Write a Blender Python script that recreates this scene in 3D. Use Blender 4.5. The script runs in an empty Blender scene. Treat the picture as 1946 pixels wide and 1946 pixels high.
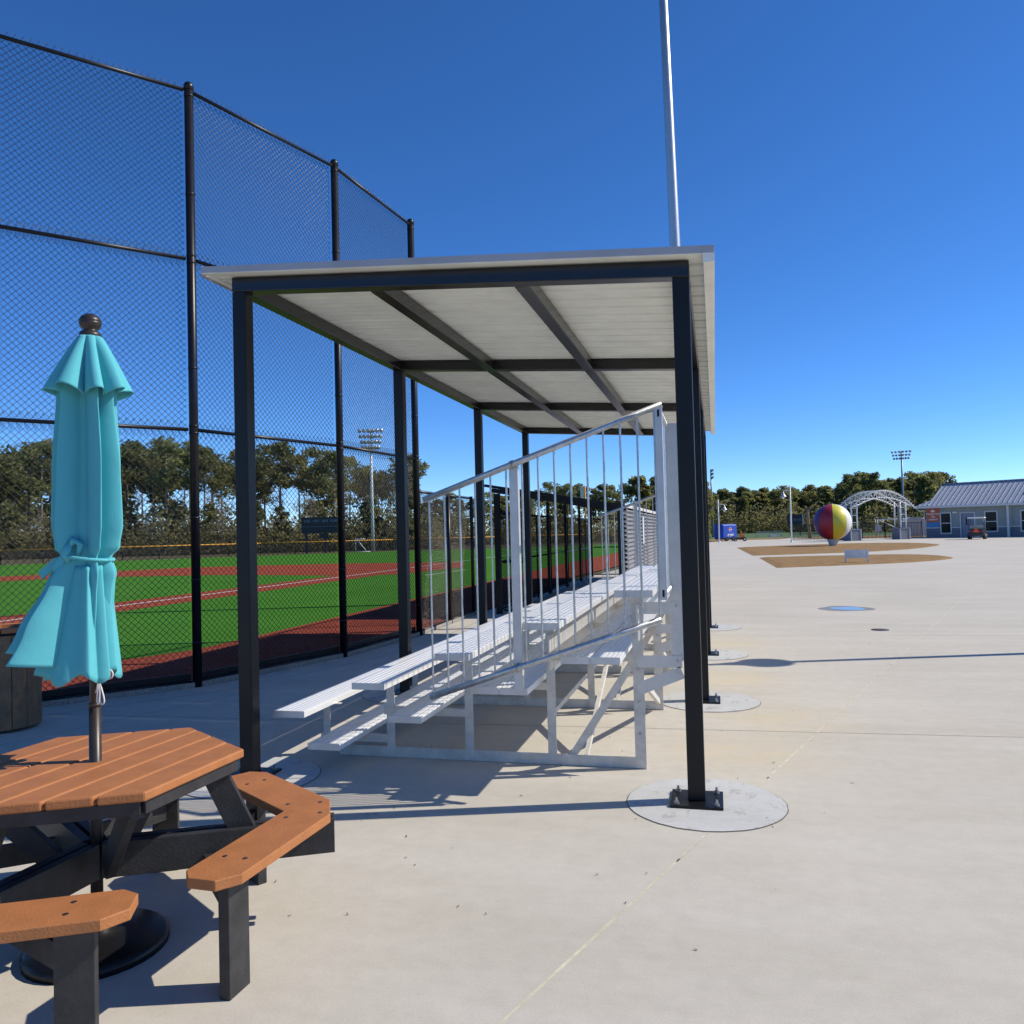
import bpy, bmesh, math, random
from mathutils import Vector, Matrix
sc = bpy.context.scene
col = sc.collection
R = math.radians
# ------------------------------------------------------------------ camera
YAW, PITCH, ROLL, CAMH, FPX = 0.2485, 0.0261, -0.0256, 1.6386, 1518.94
F_ = Vector((-math.sin(YAW)*math.cos(PITCH), math.cos(YAW)*math.cos(PITCH), math.sin(PITCH)))
R_ = Vector((math.cos(YAW), math.sin(YAW), 0)); U_ = R_.cross(F_)
R2 = R_*math.cos(ROLL)+U_*math.sin(ROLL); U2 = -R_*math.sin(ROLL)+U_*math.cos(ROLL)
cd = bpy.data.cameras.new('camera'); cam = bpy.data.objects.new('camera', cd); col.objects.link(cam)
cam.matrix_world = Matrix(((R2.x,U2.x,-F_.x,0),(R2.y,U2.y,-F_.y,0),(R2.z,U2.z,-F_.z,CAMH),(0,0,0,1)))
cd.sensor_width = 36; cd.lens = 36*FPX/1946; cd.clip_start = .05; cd.clip_end = 3000
sc.camera = cam
# ------------------------------------------------------------------ sky, sun, exposure
SUN = Vector((.955*math.cos(R(40.5)), .297*math.cos(R(40.5)), math.sin(R(40.5)))).normalized()
w = bpy.data.worlds.new('World'); sc.world = w; w.use_nodes = True
wt = w.node_tree; bg = wt.nodes['Background']
sky = wt.nodes.new('ShaderNodeTexSky'); sky.sky_type = 'NISHITA'; sky.sun_disc = False
sky.sun_elevation = R(40.5); sky.sun_rotation = math.atan2(SUN.x, SUN.y)
sky.air_density = 1.0; sky.dust_density = 0.; sky.ozone_density = 6.0; sky.altitude = 4000
hsv = wt.nodes.new('ShaderNodeHueSaturation'); hsv.inputs['Hue'].default_value = .505; hsv.inputs['Saturation'].default_value = 1.17
wt.links.new(sky.outputs[0], hsv.inputs['Color']); wt.links.new(hsv.outputs[0], bg.inputs[0]); bg.inputs[1].default_value = .15
sl = bpy.data.lights.new('sun', 'SUN'); sl.energy = 4.1; sl.angle = R(.5); sl.color = (1, .93, .81)
so = bpy.data.objects.new('sun', sl); col.objects.link(so); so.location = (10, 3, 20)
so.rotation_euler = SUN.to_track_quat('Z', 'Y').to_euler()
vs = sc.view_settings; vs.view_transform = 'Standard'; vs.look = 'None'; vs.exposure = 0.30; vs.gamma = 1
vs.use_curve_mapping = False
# ------------------------------------------------------------------ materials
def nt(name):
    m = bpy.data.materials.new(name); m.use_nodes = True
    t = m.node_tree; return m, t, t.nodes['Principled BSDF'], t.nodes, t.links
def mat(name, c, rough=.6, metal=0., var=.12, scale=8., bump=0., bscale=60., spec=.5, obj=False, stretch=None, c2=None, rand=0.):
    m, t, b, N, L = nt(name)
    b.inputs['Roughness'].default_value = rough; b.inputs['Metallic'].default_value = metal
    b.inputs['Specular IOR Level'].default_value = spec
    if obj: co = N.new('ShaderNodeTexCoord').outputs['Object']
    else: co = N.new('ShaderNodeNewGeometry').outputs['Position']
    if stretch:
        mp = N.new('ShaderNodeMapping'); mp.inputs['Scale'].default_value = stretch
        L.new(co, mp.inputs[0]); co = mp.outputs[0]
    n = N.new('ShaderNodeTexNoise'); n.inputs['Scale'].default_value = scale; n.inputs['Detail'].default_value = 6
    n.inputs['Roughness'].default_value = .65
    L.new(co, n.inputs[0])
    r = N.new('ShaderNodeValToRGB'); r.color_ramp.elements[0].position = .3; r.color_ramp.elements[1].position = .72
    lo = c2 if c2 else tuple(max(0, x*(1-var*1.6)) for x in c); hi = tuple(min(1, x*(1+var)) for x in c) if not c2 else c
    r.color_ramp.elements[0].color = (*lo, 1); r.color_ramp.elements[1].color = (*hi, 1)
    L.new(n.outputs[0], r.inputs[0]); out = r.outputs[0]
    if rand:
        oi = N.new('ShaderNodeObjectInfo'); hs = N.new('ShaderNodeHueSaturation')
        mr = N.new('ShaderNodeMapRange'); mr.inputs[3].default_value = 1-rand; mr.inputs[4].default_value = 1+rand
        L.new(oi.outputs['Random'], mr.inputs[0]); L.new(mr.outputs[0], hs.inputs['Value'])
        mr2 = N.new('ShaderNodeMapRange'); mr2.inputs[3].default_value = .5-rand*.07; mr2.inputs[4].default_value = .5+rand*.07
        ml = N.new('ShaderNodeMath'); ml.operation = 'FRACT'; mm = N.new('ShaderNodeMath'); mm.operation = 'MULTIPLY'; mm.inputs[1].default_value = 7.31
        L.new(oi.outputs['Random'], mm.inputs[0]); L.new(mm.outputs[0], ml.inputs[0]); L.new(ml.outputs[0], mr2.inputs[0]); L.new(mr2.outputs[0], hs.inputs['Hue'])
        L.new(out, hs.inputs['Color']); out = hs.outputs[0]
    L.new(out, b.inputs['Base Color'])
    if bump:
        n2 = N.new('ShaderNodeTexNoise'); n2.inputs['Scale'].default_value = bscale; n2.inputs['Detail'].default_value = 4
        L.new(co, n2.inputs[0]); bp = N.new('ShaderNodeBump'); bp.inputs['Strength'].default_value = bump; bp.inputs['Distance'].default_value = .01
        L.new(n2.outputs[0], bp.inputs['Height']); L.new(bp.outputs[0], b.inputs['Normal'])
    return m
M = {}
M['black_paint'] = mat('black_paint', (.008,.008,.009), .38, 0, .15, 5, .05, 90, .32)
M['black_beam'] = mat('black_beam', (.010,.010,.011), .24, 0, .15, 5, .05, 90, .6)
M['black_vinyl'] = mat('black_vinyl', (.013,.012,.016), .3, 0, .1, 20)
M['black_pipe'] = mat('black_pipe', (.009,.008,.011), .36, 0, .25, 6, .08, 40, .35)
M['alum'] = mat('alum', (.64,.64,.63), .45, .5, .08, 7, .06, 160)
M['alum_seat'] = mat('alum_seat', (.90,.90,.89), .36, .35, .05, 5, .05, 120, stretch=(6,.4,6))
M['alum_dull'] = mat('alum_dull', (.66,.63,.57), .55, .2, .14, 9, .08, 120)
M['galv'] = mat('galv', (.55,.57,.58), .38, .8, .16, 28, .04, 200)
M['roof_white'] = mat('roof_white', (.87,.88,.80), .5, 0, .06, 3, 0)
M['trim_grey'] = mat('trim_grey', (.42,.42,.44), .45, .1, .06, 3)
M['deck'] = mat('deck', (.40,.150,.046), .62, 0, .10, 9, .22, 130, stretch=(1,1,1))
M['deck_dark'] = mat('deck_dark', (.030,.029,.030), .55, 0, .3, 12, .2, 110)
M['slat_brown'] = mat('slat_brown', (.23,.130,.062), .6, 0, .2, 12, .2, 110)
M['bronze'] = mat('bronze', (.045,.036,.032), .38, .25, .2, 10)
M['cord'] = mat('cord', (.75,.70,.66), .8, 0, .1, 60)
M['bolt'] = mat('bolt', (.45,.44,.42), .35, .9, .2, 40)
M['white_paint'] = mat('white_paint', (.74,.75,.74), .45, 0, .06, 3)
M['turf'] = mat('turf', (.068,.200,.030), .95, 0, .12, .45, .5, 260, .0, c2=(.052,.165,.022))
M['clay'] = mat('clay', (.29,.072,.044), .95, 0, .12, 1.1, .4, 260, .0)
M['line_white'] = mat('line_white', (.62,.58,.55), .9, 0, .12, 6)
M['earth'] = mat('earth', (.15,.12,.06), .95, 0, .3, .25, .3, 20, .2, c2=(.075,.07,.03))
M['far_grass'] = mat('far_grass', (.065,.135,.035), .95, 0, .2, .3, 0)
M['dry_grass'] = mat('dry_grass', (.30,.185,.075), .95, 0, .22, 1.6, .8, 40, .2)
M['gravel'] = mat('gravel', (.36,.34,.31), .9, 0, .4, 60, .8, 120)
M['siding_blue'] = mat('siding_blue', (.29,.32,.31), .7, 0, .06, 3)
M['stone_blue'] = mat('stone_blue', (.17,.185,.22), .8, 0, .25, 9, .4, 14)
M['trim_white'] = mat('trim_white', (.60,.62,.60), .6, 0, .05, 3)
M['roof_metal'] = mat('roof_metal', (.55,.56,.58), .45, .35, .05, 2)
M['seam'] = mat('seam', (.20,.22,.26), .5, .3, .05, 2)
M['glass'] = mat('glass', (.008,.010,.016), .12, 0, .1, 2, spec=.15)
M['door_blue'] = mat('door_blue', (.20,.23,.31), .5, 0, .06, 3)
M['sign_orange'] = mat('sign_orange', (.52,.10,.04), .5, 0, .05, 3)
M['sign_blue'] = mat('sign_blue', (.04,.22,.48), .5, 0, .05, 3)
M['text_white'] = mat('text_white', (.8,.78,.75), .6, 0, .02, 3)
M['trailer_blue'] = mat('trailer_blue', (.014,.075,.44), .55, 0, .06, 3)
M['logo_red'] = mat('logo_red', (.6,.02,.03), .4, 0, .05, 3)
M['logo_blue'] = mat('logo_blue', (.01,.05,.32), .4, 0, .05, 3)
M['rubber'] = mat('rubber', (.02,.02,.02), .8, 0, .2, 10)
M['mower_orange'] = mat('mower_orange', (.55,.20,.03), .45, 0, .1, 6)
M['cart_dark'] = mat('cart_dark', (.035,.032,.035), .4, 0, .2, 6)
M['cart_beige'] = mat('cart_beige', (.45,.42,.36), .6, 0, .1, 6)
M['safety_orange'] = mat('safety_orange', (.85,.09,.02), .5, 0, .05, 6)
M['scoreboard'] = mat('scoreboard', (.012,.014,.022), .4, 0, .2, 2)
M['score_panel'] = mat('score_panel', (.10,.12,.16), .4, 0, .1, 2)
M['yellow_rail'] = mat('yellow_rail', (.62,.27,.02), .55, 0, .1, 4)
M['brown_board'] = mat('brown_board', (.10,.032,.020), .6, 0, .2, 4)
M['corrugated'] = mat('corrugated', (.27,.255,.25), .6, .1, .1, 2)
M['post_wood'] = mat('post_wood', (.27,.20,.13), .9, 0, .25, 3)
M['lamp_head'] = mat('lamp_head', (.50,.51,.55), .35, .5, .1, 4)
M['steel_blue'] = mat('steel_blue', (.30,.33,.38), .45, .4, .1, 3)
M['iron'] = mat('iron', (.012,.012,.013), .45, 0, .1, 5)
M['leaf_dry'] = mat('leaf_dry', (.13,.085,.05), .9, 0, .3, 30)
M['cover_iron'] = mat('cover_iron', (.07,.068,.07), .7, .2, .3, 60, .4, 120)
M['rim_grey'] = mat('rim_grey', (.5,.5,.5), .4, .6, .1, 9)
for k, c in dict(purple=(.085,.035,.17), red=(.34,.022,.04), yellow=(.66,.60,.05), white=(.8,.8,.78), blue=(.03,.12,.42), green=(.05,.30,.08)).items():
    M['ball_'+k] = mat('ball_'+k, c, .45, 0, .04, 2)
M['bark'] = mat('bark', (.27,.22,.18), .95, 0, .3, 3, .5, 12, obj=True)
def leafy(name, c, c2, rand, obj=True, scale=.9):
    m = mat(name, c, .8, 0, .3, scale, 0, obj=obj, c2=c2, rand=rand, spec=.2); t = m.node_tree; b = t.nodes['Principled BSDF']
    tr = t.nodes.new('ShaderNodeBsdfTranslucent'); mx = t.nodes.new('ShaderNodeMixShader'); mx.inputs[0].default_value = .5
    sk = b.inputs['Base Color'].links[0].from_socket; mu = t.nodes.new('ShaderNodeMixRGB'); mu.blend_type = 'MULTIPLY'; mu.inputs[0].default_value = 1; mu.inputs[2].default_value = (1.9,1.85,1.4,1)
    t.links.new(sk, mu.inputs[1]); t.links.new(mu.outputs[0], tr.inputs[0])
    t.links.new(b.outputs[0], mx.inputs[1]); t.links.new(tr.outputs[0], mx.inputs[2]); t.links.new(mx.outputs[0], t.nodes['Material Output'].inputs[0]); return m
M['pine'] = leafy('pine', (.205,.205,.088), (.135,.140,.060), .24)
M['pine_dark'] = leafy('pine_dark', (.165,.175,.078), (.110,.120,.056), .24)
M['bare'] = mat('bare', (.30,.26,.21), .95, 0, .25, 1.5, 0, obj=True, rand=.25)
M['under'] = leafy('under', (.235,.220,.115), (.150,.138,.075), 0, False, .35)
M['under_dark'] = leafy('under_dark', (.190,.185,.100), (.120,.118,.068), 0, False, .3)

def fabric():
    m, t, b, N, L = nt('turquoise_canvas')
    b.inputs['Roughness'].default_value = .85; b.inputs['Sheen Weight'].default_value = .05
    b.inputs['Specular IOR Level'].default_value = .2
    co = N.new('ShaderNodeTexCoord').outputs['Object']
    n = N.new('ShaderNodeTexNoise'); n.inputs['Scale'].default_value = 6; n.inputs['Detail'].default_value = 5; L.new(co, n.inputs[0])
    r = N.new('ShaderNodeValToRGB'); r.color_ramp.elements[0].color = (.095,.42,.465,1); r.color_ramp.elements[1].color = (.115,.48,.52,1)
    L.new(n.outputs[0], r.inputs[0]); L.new(r.outputs[0], b.inputs['Base Color'])
    n2 = N.new('ShaderNodeTexNoise'); n2.inputs['Scale'].default_value = 450; L.new(co, n2.inputs[0])
    n3 = N.new('ShaderNodeTexNoise'); n3.inputs['Scale'].default_value = 14; n3.inputs['Detail'].default_value = 3; L.new(co, n3.inputs[0])
    ad = N.new('ShaderNodeMath'); ad.operation = 'MULTIPLY_ADD'; ad.inputs[1].default_value = .12
    L.new(n2.outputs[0], ad.inputs[0]); L.new(n3.outputs[0], ad.inputs[2])
    bp = N.new('ShaderNodeBump'); bp.inputs['Strength'].default_value = .25; bp.inputs['Distance'].default_value = .01
    L.new(ad.outputs[0], bp.inputs['Height']); L.new(bp.outputs[0], b.inputs['Normal'])
    tr = N.new('ShaderNodeBsdfTranslucent'); tr.inputs[0].default_value = (.06,.42,.5,1)
    mx = N.new('ShaderNodeMixShader'); mx.inputs[0].default_value = .03
    L.new(b.outputs[0], mx.inputs[1]); L.new(tr.outputs[0], mx.inputs[2]); L.new(mx.outputs[0], N['Material Output'].inputs[0])
    return m
M['canvas'] = fabric()

def concrete(name, base=(.61,.565,.48), stains=True, patch=False):
    m, t, b, N, L = nt(name)
    b.inputs['Roughness'].default_value = .88; b.inputs['Specular IOR Level'].default_value = .25
    co = N.new('ShaderNodeNewGeometry').outputs['Position']
    def noise(s, d=6, r=.6, stretch=None):
        n = N.new('ShaderNodeTexNoise'); n.inputs['Scale'].default_value = s; n.inputs['Detail'].default_value = d; n.inputs['Roughness'].default_value = r
        src = co
        if stretch:
            mp = N.new('ShaderNodeMapping'); mp.inputs['Scale'].default_value = stretch; L.new(co, mp.inputs[0]); src = mp.outputs[0]
        L.new(src, n.inputs[0]); return n.outputs[0]
    def ramp(src, a, b_, c0, c1):
        r = N.new('ShaderNodeValToRGB'); r.color_ramp.elements[0].position = a; r.color_ramp.elements[1].position = b_
        r.color_ramp.elements[0].color = (*c0, 1); r.color_ramp.elements[1].color = (*c1, 1); L.new(src, r.inputs[0]); return r.outputs[0]
    def mix(a, b_, fac, mode='MULTIPLY'):
        x = N.new('ShaderNodeMixRGB'); x.blend_type = mode
        if isinstance(fac, float): x.inputs[0].default_value = fac
        else: L.new(fac, x.inputs[0])
        for i, v in ((1, a), (2, b_)):
            if isinstance(v, tuple): x.inputs[i].default_value = (*v, 1)
            else: L.new(v, x.inputs[i])
        return x.outputs[0]
    g = lambda v: (v, v, v)
    c = ramp(noise(.35, 5), .3, .7, tuple(x*.90 for x in base), base)
    c = mix(c, ramp(noise(1.1, 8, .7, (.35, 1.6, 1)), .32, .62, (.90,.89,.86), g(1)), 1.0)     # broom streaks and weathering
    c = mix(c, ramp(noise(9, 6, .7), .25, .6, g(.88), g(1)), .8)
    c = mix(c, ramp(noise(130, 3, .7), .3, .55, g(.80), g(1)), .6)      # fine aggregate
    if patch:
        c = mix(c, ramp(noise(7, 7, .75, (1, .6, 1)), .55, .62, g(1), (.74,.70,.66)), .8)
    if stains:
        vo = N.new('ShaderNodeTexVoronoi'); vo.inputs['Scale'].default_value = 1.7; L.new(co, vo.inputs[0])
        c = mix(c, ramp(vo.outputs['Distance'], .012, .03, (.45,.42,.38), g(1)), .85)           # gum and grit spots
        fac = None
        for (sx, sy) in ((.15, 6.1), (.12, 8.95), (.12, 11.8), (.5, 7.2)):
            mp = N.new('ShaderNodeVectorMath'); mp.operation = 'DISTANCE'; mp.inputs[1].default_value = (sx, sy, 0); L.new(co, mp.inputs[0])
            mr = N.new('ShaderNodeMapRange'); mr.interpolation_type = 'SMOOTHSTEP'; mr.inputs[1].default_value = .85; mr.inputs[2].default_value = 0; L.new(mp.outputs['Value'], mr.inputs[0])
            if fac is None: fac = mr.outputs[0]
            else:
                a = N.new('ShaderNodeMath'); a.operation = 'MAXIMUM'; L.new(fac, a.inputs[0]); L.new(mr.outputs[0], a.inputs[1]); fac = a.outputs[0]
        mm = N.new('ShaderNodeMath'); mm.operation = 'MULTIPLY'; L.new(fac, mm.inputs[0]); L.new(ramp(noise(3.2, 6, .7, (.6,1.5,1)), .35, .75, g(0), g(1)), mm.inputs[1])
        c = mix(c, (.60,.49,.29), mm.outputs[0], 'MIX')
    L.new(c, b.inputs['Base Color'])
    bp = N.new('ShaderNodeBump'); bp.inputs['Strength'].default_value = .25; bp.inputs['Distance'].default_value = .004
    L.new(noise(90, 5, .75, (.5, 1.4, 1)), bp.inputs['Height']); L.new(bp.outputs[0], b.inputs['Normal'])
    return m
M['concrete'] = concrete('concrete'); M['footing'] = concrete('footing', (.60,.60,.58), False, True)
M['joint'] = mat('joint', (.20,.185,.15), .95, 0, .3, 20)
M['sealant'] = mat('sealant', (.62,.57,.42), .9, 0, .2, 12)
def water():
    m, t, b, N, L = nt('puddle_water')
    b.inputs['Base Color'].default_value = (.24,.225,.20,1); b.inputs['Roughness'].default_value = .05; b.inputs['IOR'].default_value = 1.33
    b.inputs['Specular IOR Level'].default_value = .5
    return m
M['water'] = water()
M['wet'] = mat('wet', (.27,.25,.22), .55, 0, .15, 9)
# ------------------------------------------------------------------ mesh helpers
ORG = {}
def tag(o, label=None, cat=None, group=None, kind=None):
    if label: o['label'] = label
    if cat: o['category'] = cat
    if group: o['group'] = group
    if kind: o['kind'] = kind
    return o
def empty(name, loc, label=None, cat=None, group=None, rz=0, kind=None):
    o = bpy.data.objects.new(name, None); col.objects.link(o); o.location = loc; o.rotation_euler.z = rz
    o.empty_display_size = .2; ORG[o.name] = Vector(loc)
    return tag(o, label, cat, group, kind)
class MB:
    def __init__(s): s.v = []; s.f = []; s.sm = []
    def add(s, vs, fs, smooth=False):
        k = len(s.v); s.v += [tuple(v) for v in vs]; s.f += [tuple(i+k for i in f) for f in fs]; s.sm += [smooth]*len(fs); return s
    def box(s, x0, x1, y0, y1, z0, z1):
        return s.add([(x0,y0,z0),(x1,y0,z0),(x1,y1,z0),(x0,y1,z0),(x0,y0,z1),(x1,y0,z1),(x1,y1,z1),(x0,y1,z1)],
                     [(0,3,2,1),(4,5,6,7),(0,1,5,4),(1,2,6,5),(2,3,7,6),(3,0,4,7)])
    def bar(s, a, b, wd, ht, up=(0,0,1)):                                  # rectangular bar from a to b
        a = Vector(a); b = Vector(b); d = (b-a).normalized(); up = Vector(up)
        x = d.cross(up)
        if x.length < 1e-4: x = d.cross(Vector((0,1,0)))
        x.normalize(); y = x.cross(d).normalized(); vs = []
        for p in (a, b):
            for sx, sy in ((-1,-1),(1,-1),(1,1),(-1,1)): vs.append(p + x*sx*wd/2 + y*sy*ht/2)
        return s.add(vs, [(0,3,2,1),(4,5,6,7),(0,1,5,4),(1,2,6,5),(2,3,7,6),(3,0,4,7)])
    def tube(s, pts, r, n=8, caps=True, smooth=True):
        pts = [Vector(p) for p in pts]; rs = r if isinstance(r, (list, tuple)) else [r]*len(pts)
        base = len(s.v); vs = []; fs = []; prev = None
        for i, p in enumerate(pts):
            d = (pts[min(i+1, len(pts)-1)] - pts[max(i-1, 0)]).normalized()
            if prev is None:
                x = d.cross(Vector((0,0,1)))
                if x.length < 1e-3: x = Vector((1,0,0))
            else: x = prev - d*prev.dot(d)
            x.normalize(); prev = x; y = d.cross(x)
            for k in range(n):
                a = 2*math.pi*k/n; vs.append(p + (x*math.cos(a)+y*math.sin(a))*rs[i])
        for i in range(len(pts)-1):
            for k in range(n):
                k2 = (k+1) % n; fs.append((i*n+k, i*n+k2, (i+1)*n+k2, (i+1)*n+k))
        s.add(vs, fs, smooth)
        if caps:
            s.f.append(tuple(base+k for k in reversed(range(n)))); s.sm.append(False)
            s.f.append(tuple(base+(len(pts)-1)*n+k for k in range(n))); s.sm.append(False)
        return s
    def lathe(s, c, prof, n=24, smooth=True):                              # prof: list of (r, z), bottom to top
        c = Vector(c); vs = []; fs = []
        for r, z in prof:
            for k in range(n):
                a = 2*math.pi*k/n; vs.append(c + Vector((r*math.cos(a), r*math.sin(a), z)))
        for i in range(len(prof)-1):
            for k in range(n):
                k2 = (k+1) % n; fs.append((i*n+k, i*n+k2, (i+1)*n+k2, (i+1)*n+k))
        fs.append(tuple(reversed(range(n)))); fs.append(tuple((len(prof)-1)*n+k for k in range(n)))
        return s.add(vs, fs, smooth)
    def prism(s, poly, z0, z1):                                            # poly counter-clockwise
        n = len(poly); vs = [(x, y, z0) for x, y in poly]+[(x, y, z1) for x, y in poly]
        fs = [tuple(reversed(range(n))), tuple(range(n, 2*n))]+[(i, (i+1) % n, n+(i+1) % n, n+i) for i in range(n)]
        return s.add(vs, fs)
    def extr(s, poly3, d):                                                 # planar 3-D polygon pushed along d
        d = Vector(d); n = len(poly3); vs = [Vector(p) for p in poly3]+[Vector(p)+d for p in poly3]
        fs = [tuple(reversed(range(n))), tuple(range(n, 2*n))]+[(i, (i+1) % n, n+(i+1) % n, n+i) for i in range(n)]
        return s.add(vs, fs)
    def sheet(s, poly, z): return s.add([(x, y, z) for x, y in poly], [tuple(range(len(poly)))])
    def build(s, name, m, parent=None, local=False, bevel=0., fix=True):
        off = Vector((0,0,0))
        if parent is not None and not local:
            p = parent
            while p.parent: p = p.parent
            off = ORG.get(p.name, Vector((0,0,0)))
        me = bpy.data.meshes.new(name); me.from_pydata([(x-off.x, y-off.y, z-off.z) for x, y, z in s.v], [], s.f)
        me.polygons.foreach_set('use_smooth', s.sm)
        if fix:
            bm = bmesh.new(); bm.from_mesh(me); bmesh.ops.recalc_face_normals(bm, faces=bm.faces); bm.to_mesh(me); bm.free()
        me.materials.append(M[m] if isinstance(m, str) else m)
        o = bpy.data.objects.new(name, me); col.objects.link(o)
        if parent is not None: o.parent = parent
        if bevel:
            bv = o.modifiers.new('bevel', 'BEVEL'); bv.width = bevel; bv.segments = 2; bv.limit_method = 'ANGLE'; bv.angle_limit = R(40)
        return o
def solo(name, mb, m, label, cat, group=None, loc=(0,0,0), **k):            # a thing that is one mesh
    o = mb.build(name, m, **k); return tag(o, label, cat, group)
def dup(o, loc, parent=None):
    c = o.copy(); col.objects.link(c); c.location = loc
    if parent is not None: c.parent = parent
    return c
def tree_dup(root, loc, rz=0, scale=None):
    r = root.copy(); col.objects.link(r); r.location = loc; r.rotation_euler.z = rz
    if scale: r.scale = scale
    for ch in list(root.children):
        c = ch.copy(); col.objects.link(c); c.parent = r
        for g in list(ch.children):
            d = g.copy(); col.objects.link(d); d.parent = c
    return r
def struct(name, mb, m, **k): return tag(mb.build(name, m, **k), kind='structure')
def text_mesh(name, s, size, m, parent, loc, rot, depth=.004, align='CENTER', bold=0.):
    cu = bpy.data.curves.new(name, 'FONT'); cu.body = s; cu.size = size; cu.align_x = align; cu.align_y = 'CENTER'; cu.extrude = depth; cu.offset = bold
    t = bpy.data.objects.new(name, cu); col.objects.link(t)
    dg = bpy.context.evaluated_depsgraph_get(); me = bpy.data.meshes.new_from_object(t.evaluated_get(dg))
    bpy.data.objects.remove(t); o = bpy.data.objects.new(name, me); col.objects.link(o)
    me.materials.clear(); me.materials.append(M[m]); o.parent = parent; o.location = loc; o.rotation_euler = rot
    return o
def chain(mb, p0, p1, z0, z1, sp=.0707, r=.0031, off=.003):                # woven wire between two posts
    p0 = Vector((p0[0], p0[1], 0)); p1 = Vector((p1[0], p1[1], 0)); W = (p1-p0).length; d = (p1-p0)/W; nrm = Vector((d.y, -d.x, 0)); H = z1-z0
    for sg in (1, -1):
        k = -H if sg == 1 else 0.; end = W if sg == 1 else W+H
        k += sp*.5
        while k < end:
            if sg == 1: s0, s1 = max(0, k), min(W, k+H); q0, q1 = s0-k, s1-k
            else: s0, s1 = max(0, k-H), min(W, k); q0, q1 = k-s0, k-s1
            if s1-s0 > .01:
                a = p0+d*s0+Vector((0,0,z0+q0))+nrm*off*sg; b = p0+d*s1+Vector((0,0,z0+q1))+nrm*off*sg
                t = (b-a).normalized(); y = t.cross(nrm)
                vs = []
                for p in (a, b):
                    for an in (0, 2.094, 4.189): vs.append(p+nrm*r*math.cos(an)+y*r*math.sin(an))
                mb.add(vs, [(0,1,4,3),(1,2,5,4),(2,0,3,5)], True)
            k += sp
    return mb
def knuckles(mb, p0, p1, z, up=1, sp=.0707, r=.0024):                       # twisted selvage sticking past a rail
    p0 = Vector((p0[0], p0[1], 0)); p1 = Vector((p1[0], p1[1], 0)); W = (p1-p0).length; d = (p1-p0)/W; nrm = Vector((d.y, -d.x, 0)); s = sp*.5
    while s < W-sp*.5:
        c = p0+d*s+nrm*.03
        for sx in (-1, 1):
            mb.tube([c+d*sx*.028+Vector((0,0,z)), c+d*sx*.004+Vector((0,0,z+up*.045)), c-d*sx*.006+Vector((0,0,z+up*.062))], r, 3, False)
        s += sp
    return mb
# ------------------------------------------------------------------ the ground
struct('ground', MB().sheet([(-900,-300),(900,-300),(900,1500),(-900,1500)], -.06), 'earth', fix=False)
FEN = [(-12.6,1.2),(-10.9,2.75),(-9.0,4.28),(-7.2,6.07),(-5.70,7.88),(-4.99,10.09),(-4.76,12.38),(-4.80,14.1),(-4.80,16.4)]   # backstop line
plaza_poly = [(-13,-8),(60,-8),(60,112),(9.5,112),(7.5,104),(1.5,104),(-1.2,92),(-3.4,40),(-4.4,29)]+[(x+.06, y) for x, y in reversed(FEN)]+[(-13,.8)]
pz = empty('concrete_plaza', (0,0,0), kind='structure')
struct('joint_bed', MB().sheet(plaza_poly, -.014), 'joint', parent=pz, fix=False)
def clip(poly, nx, ny, c):                                                 # keep nx*x+ny*y <= c
    out = []
    for i in range(len(poly)):
        a, b = poly[i], poly[(i+1) % len(poly)]; da = nx*a[0]+ny*a[1]-c; db = nx*b[0]+ny*b[1]-c
        if da <= 0: out.append(a)
        if da*db < 0:
            t = da/(da-db); out.append((a[0]+(b[0]-a[0])*t, a[1]+(b[1]-a[1])*t))
    return out
def cell(poly, u0, u1, v0, v1, g=.004):
    # u = x - .357*(y-5.38) - .24 (slanted long joints), v = y - .045*x (cross joints)
    p = clip(poly, 1, -.357, u1+.24-.357*5.38-g); p = clip(p, -1, .357, -(u0+.24-.357*5.38+g))
    p = clip(p, -.045, 1, v1-g); return clip(p, .045, -1, -(v0+g))
us = [-60,-38,-30,-24,-18,-12,-6,0,6,12,18,24,30,40,70]; vsx = [-12,-5.2,.75,6.72,12.62,18.6,24.5,30.5,36.5,42.5,48.5,54.5,60.5,66.5,72.5,78.5,84.5,90.5,96.5,102.5,115]
for i in range(len(us)-1):
    for j in range(len(vsx)-1):
        p = cell(plaza_poly, us[i], us[i+1], vsx[j], vsx[j+1])
        if len(p) > 2:
            a = abs(sum(p[k][0]*p[(k+1) % len(p)][1]-p[(k+1) % len(p)][0]*p[k][1] for k in range(len(p))))/2
            if a > .02: MB().sheet(p, 0.).build('concrete_slab', 'concrete', pz, fix=False)
sealant = MB(); rd = random.Random(5); f = lambda y: .24+.357*(y-5.38); y0 = -4.
while y0 < 60:                                                              # worn strip of joint filler
    y1 = y0+rd.uniform(.25,.7); wa = rd.uniform(.004,.008)
    sealant.add([(f(y0)-wa,y0,.0015),(f(y0)+wa*1.1,y0,.0015),(f(y1)+wa,y1,.0015),(f(y1)-wa,y1,.0015)], [(0,1,2,3)]); y0 = y1+(rd.uniform(.01,.05) if rd.random() < .3 else 0)
edge = MB(); EP = [(x+.52, y-.22) for x, y in FEN[1:4]]+[(x+.50, y-.10) for x, y in FEN[4:6]]+[(x+.47, y) for x, y in FEN[6:]]
for a, b in zip(EP, EP[1:]):
    d = Vector((b[0]-a[0], b[1]-a[1])).normalized()*.005
    edge.add([(a[0]+d.y,a[1]-d.x,.0012),(b[0]+d.y,b[1]-d.x,.0012),(b[0]-d.y,b[1]+d.x,.0012),(a[0]-d.y,a[1]+d.x,.0012)], [(0,1,2,3)])
edge.build('edge_joint', 'joint', pz, fix=False)
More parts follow.
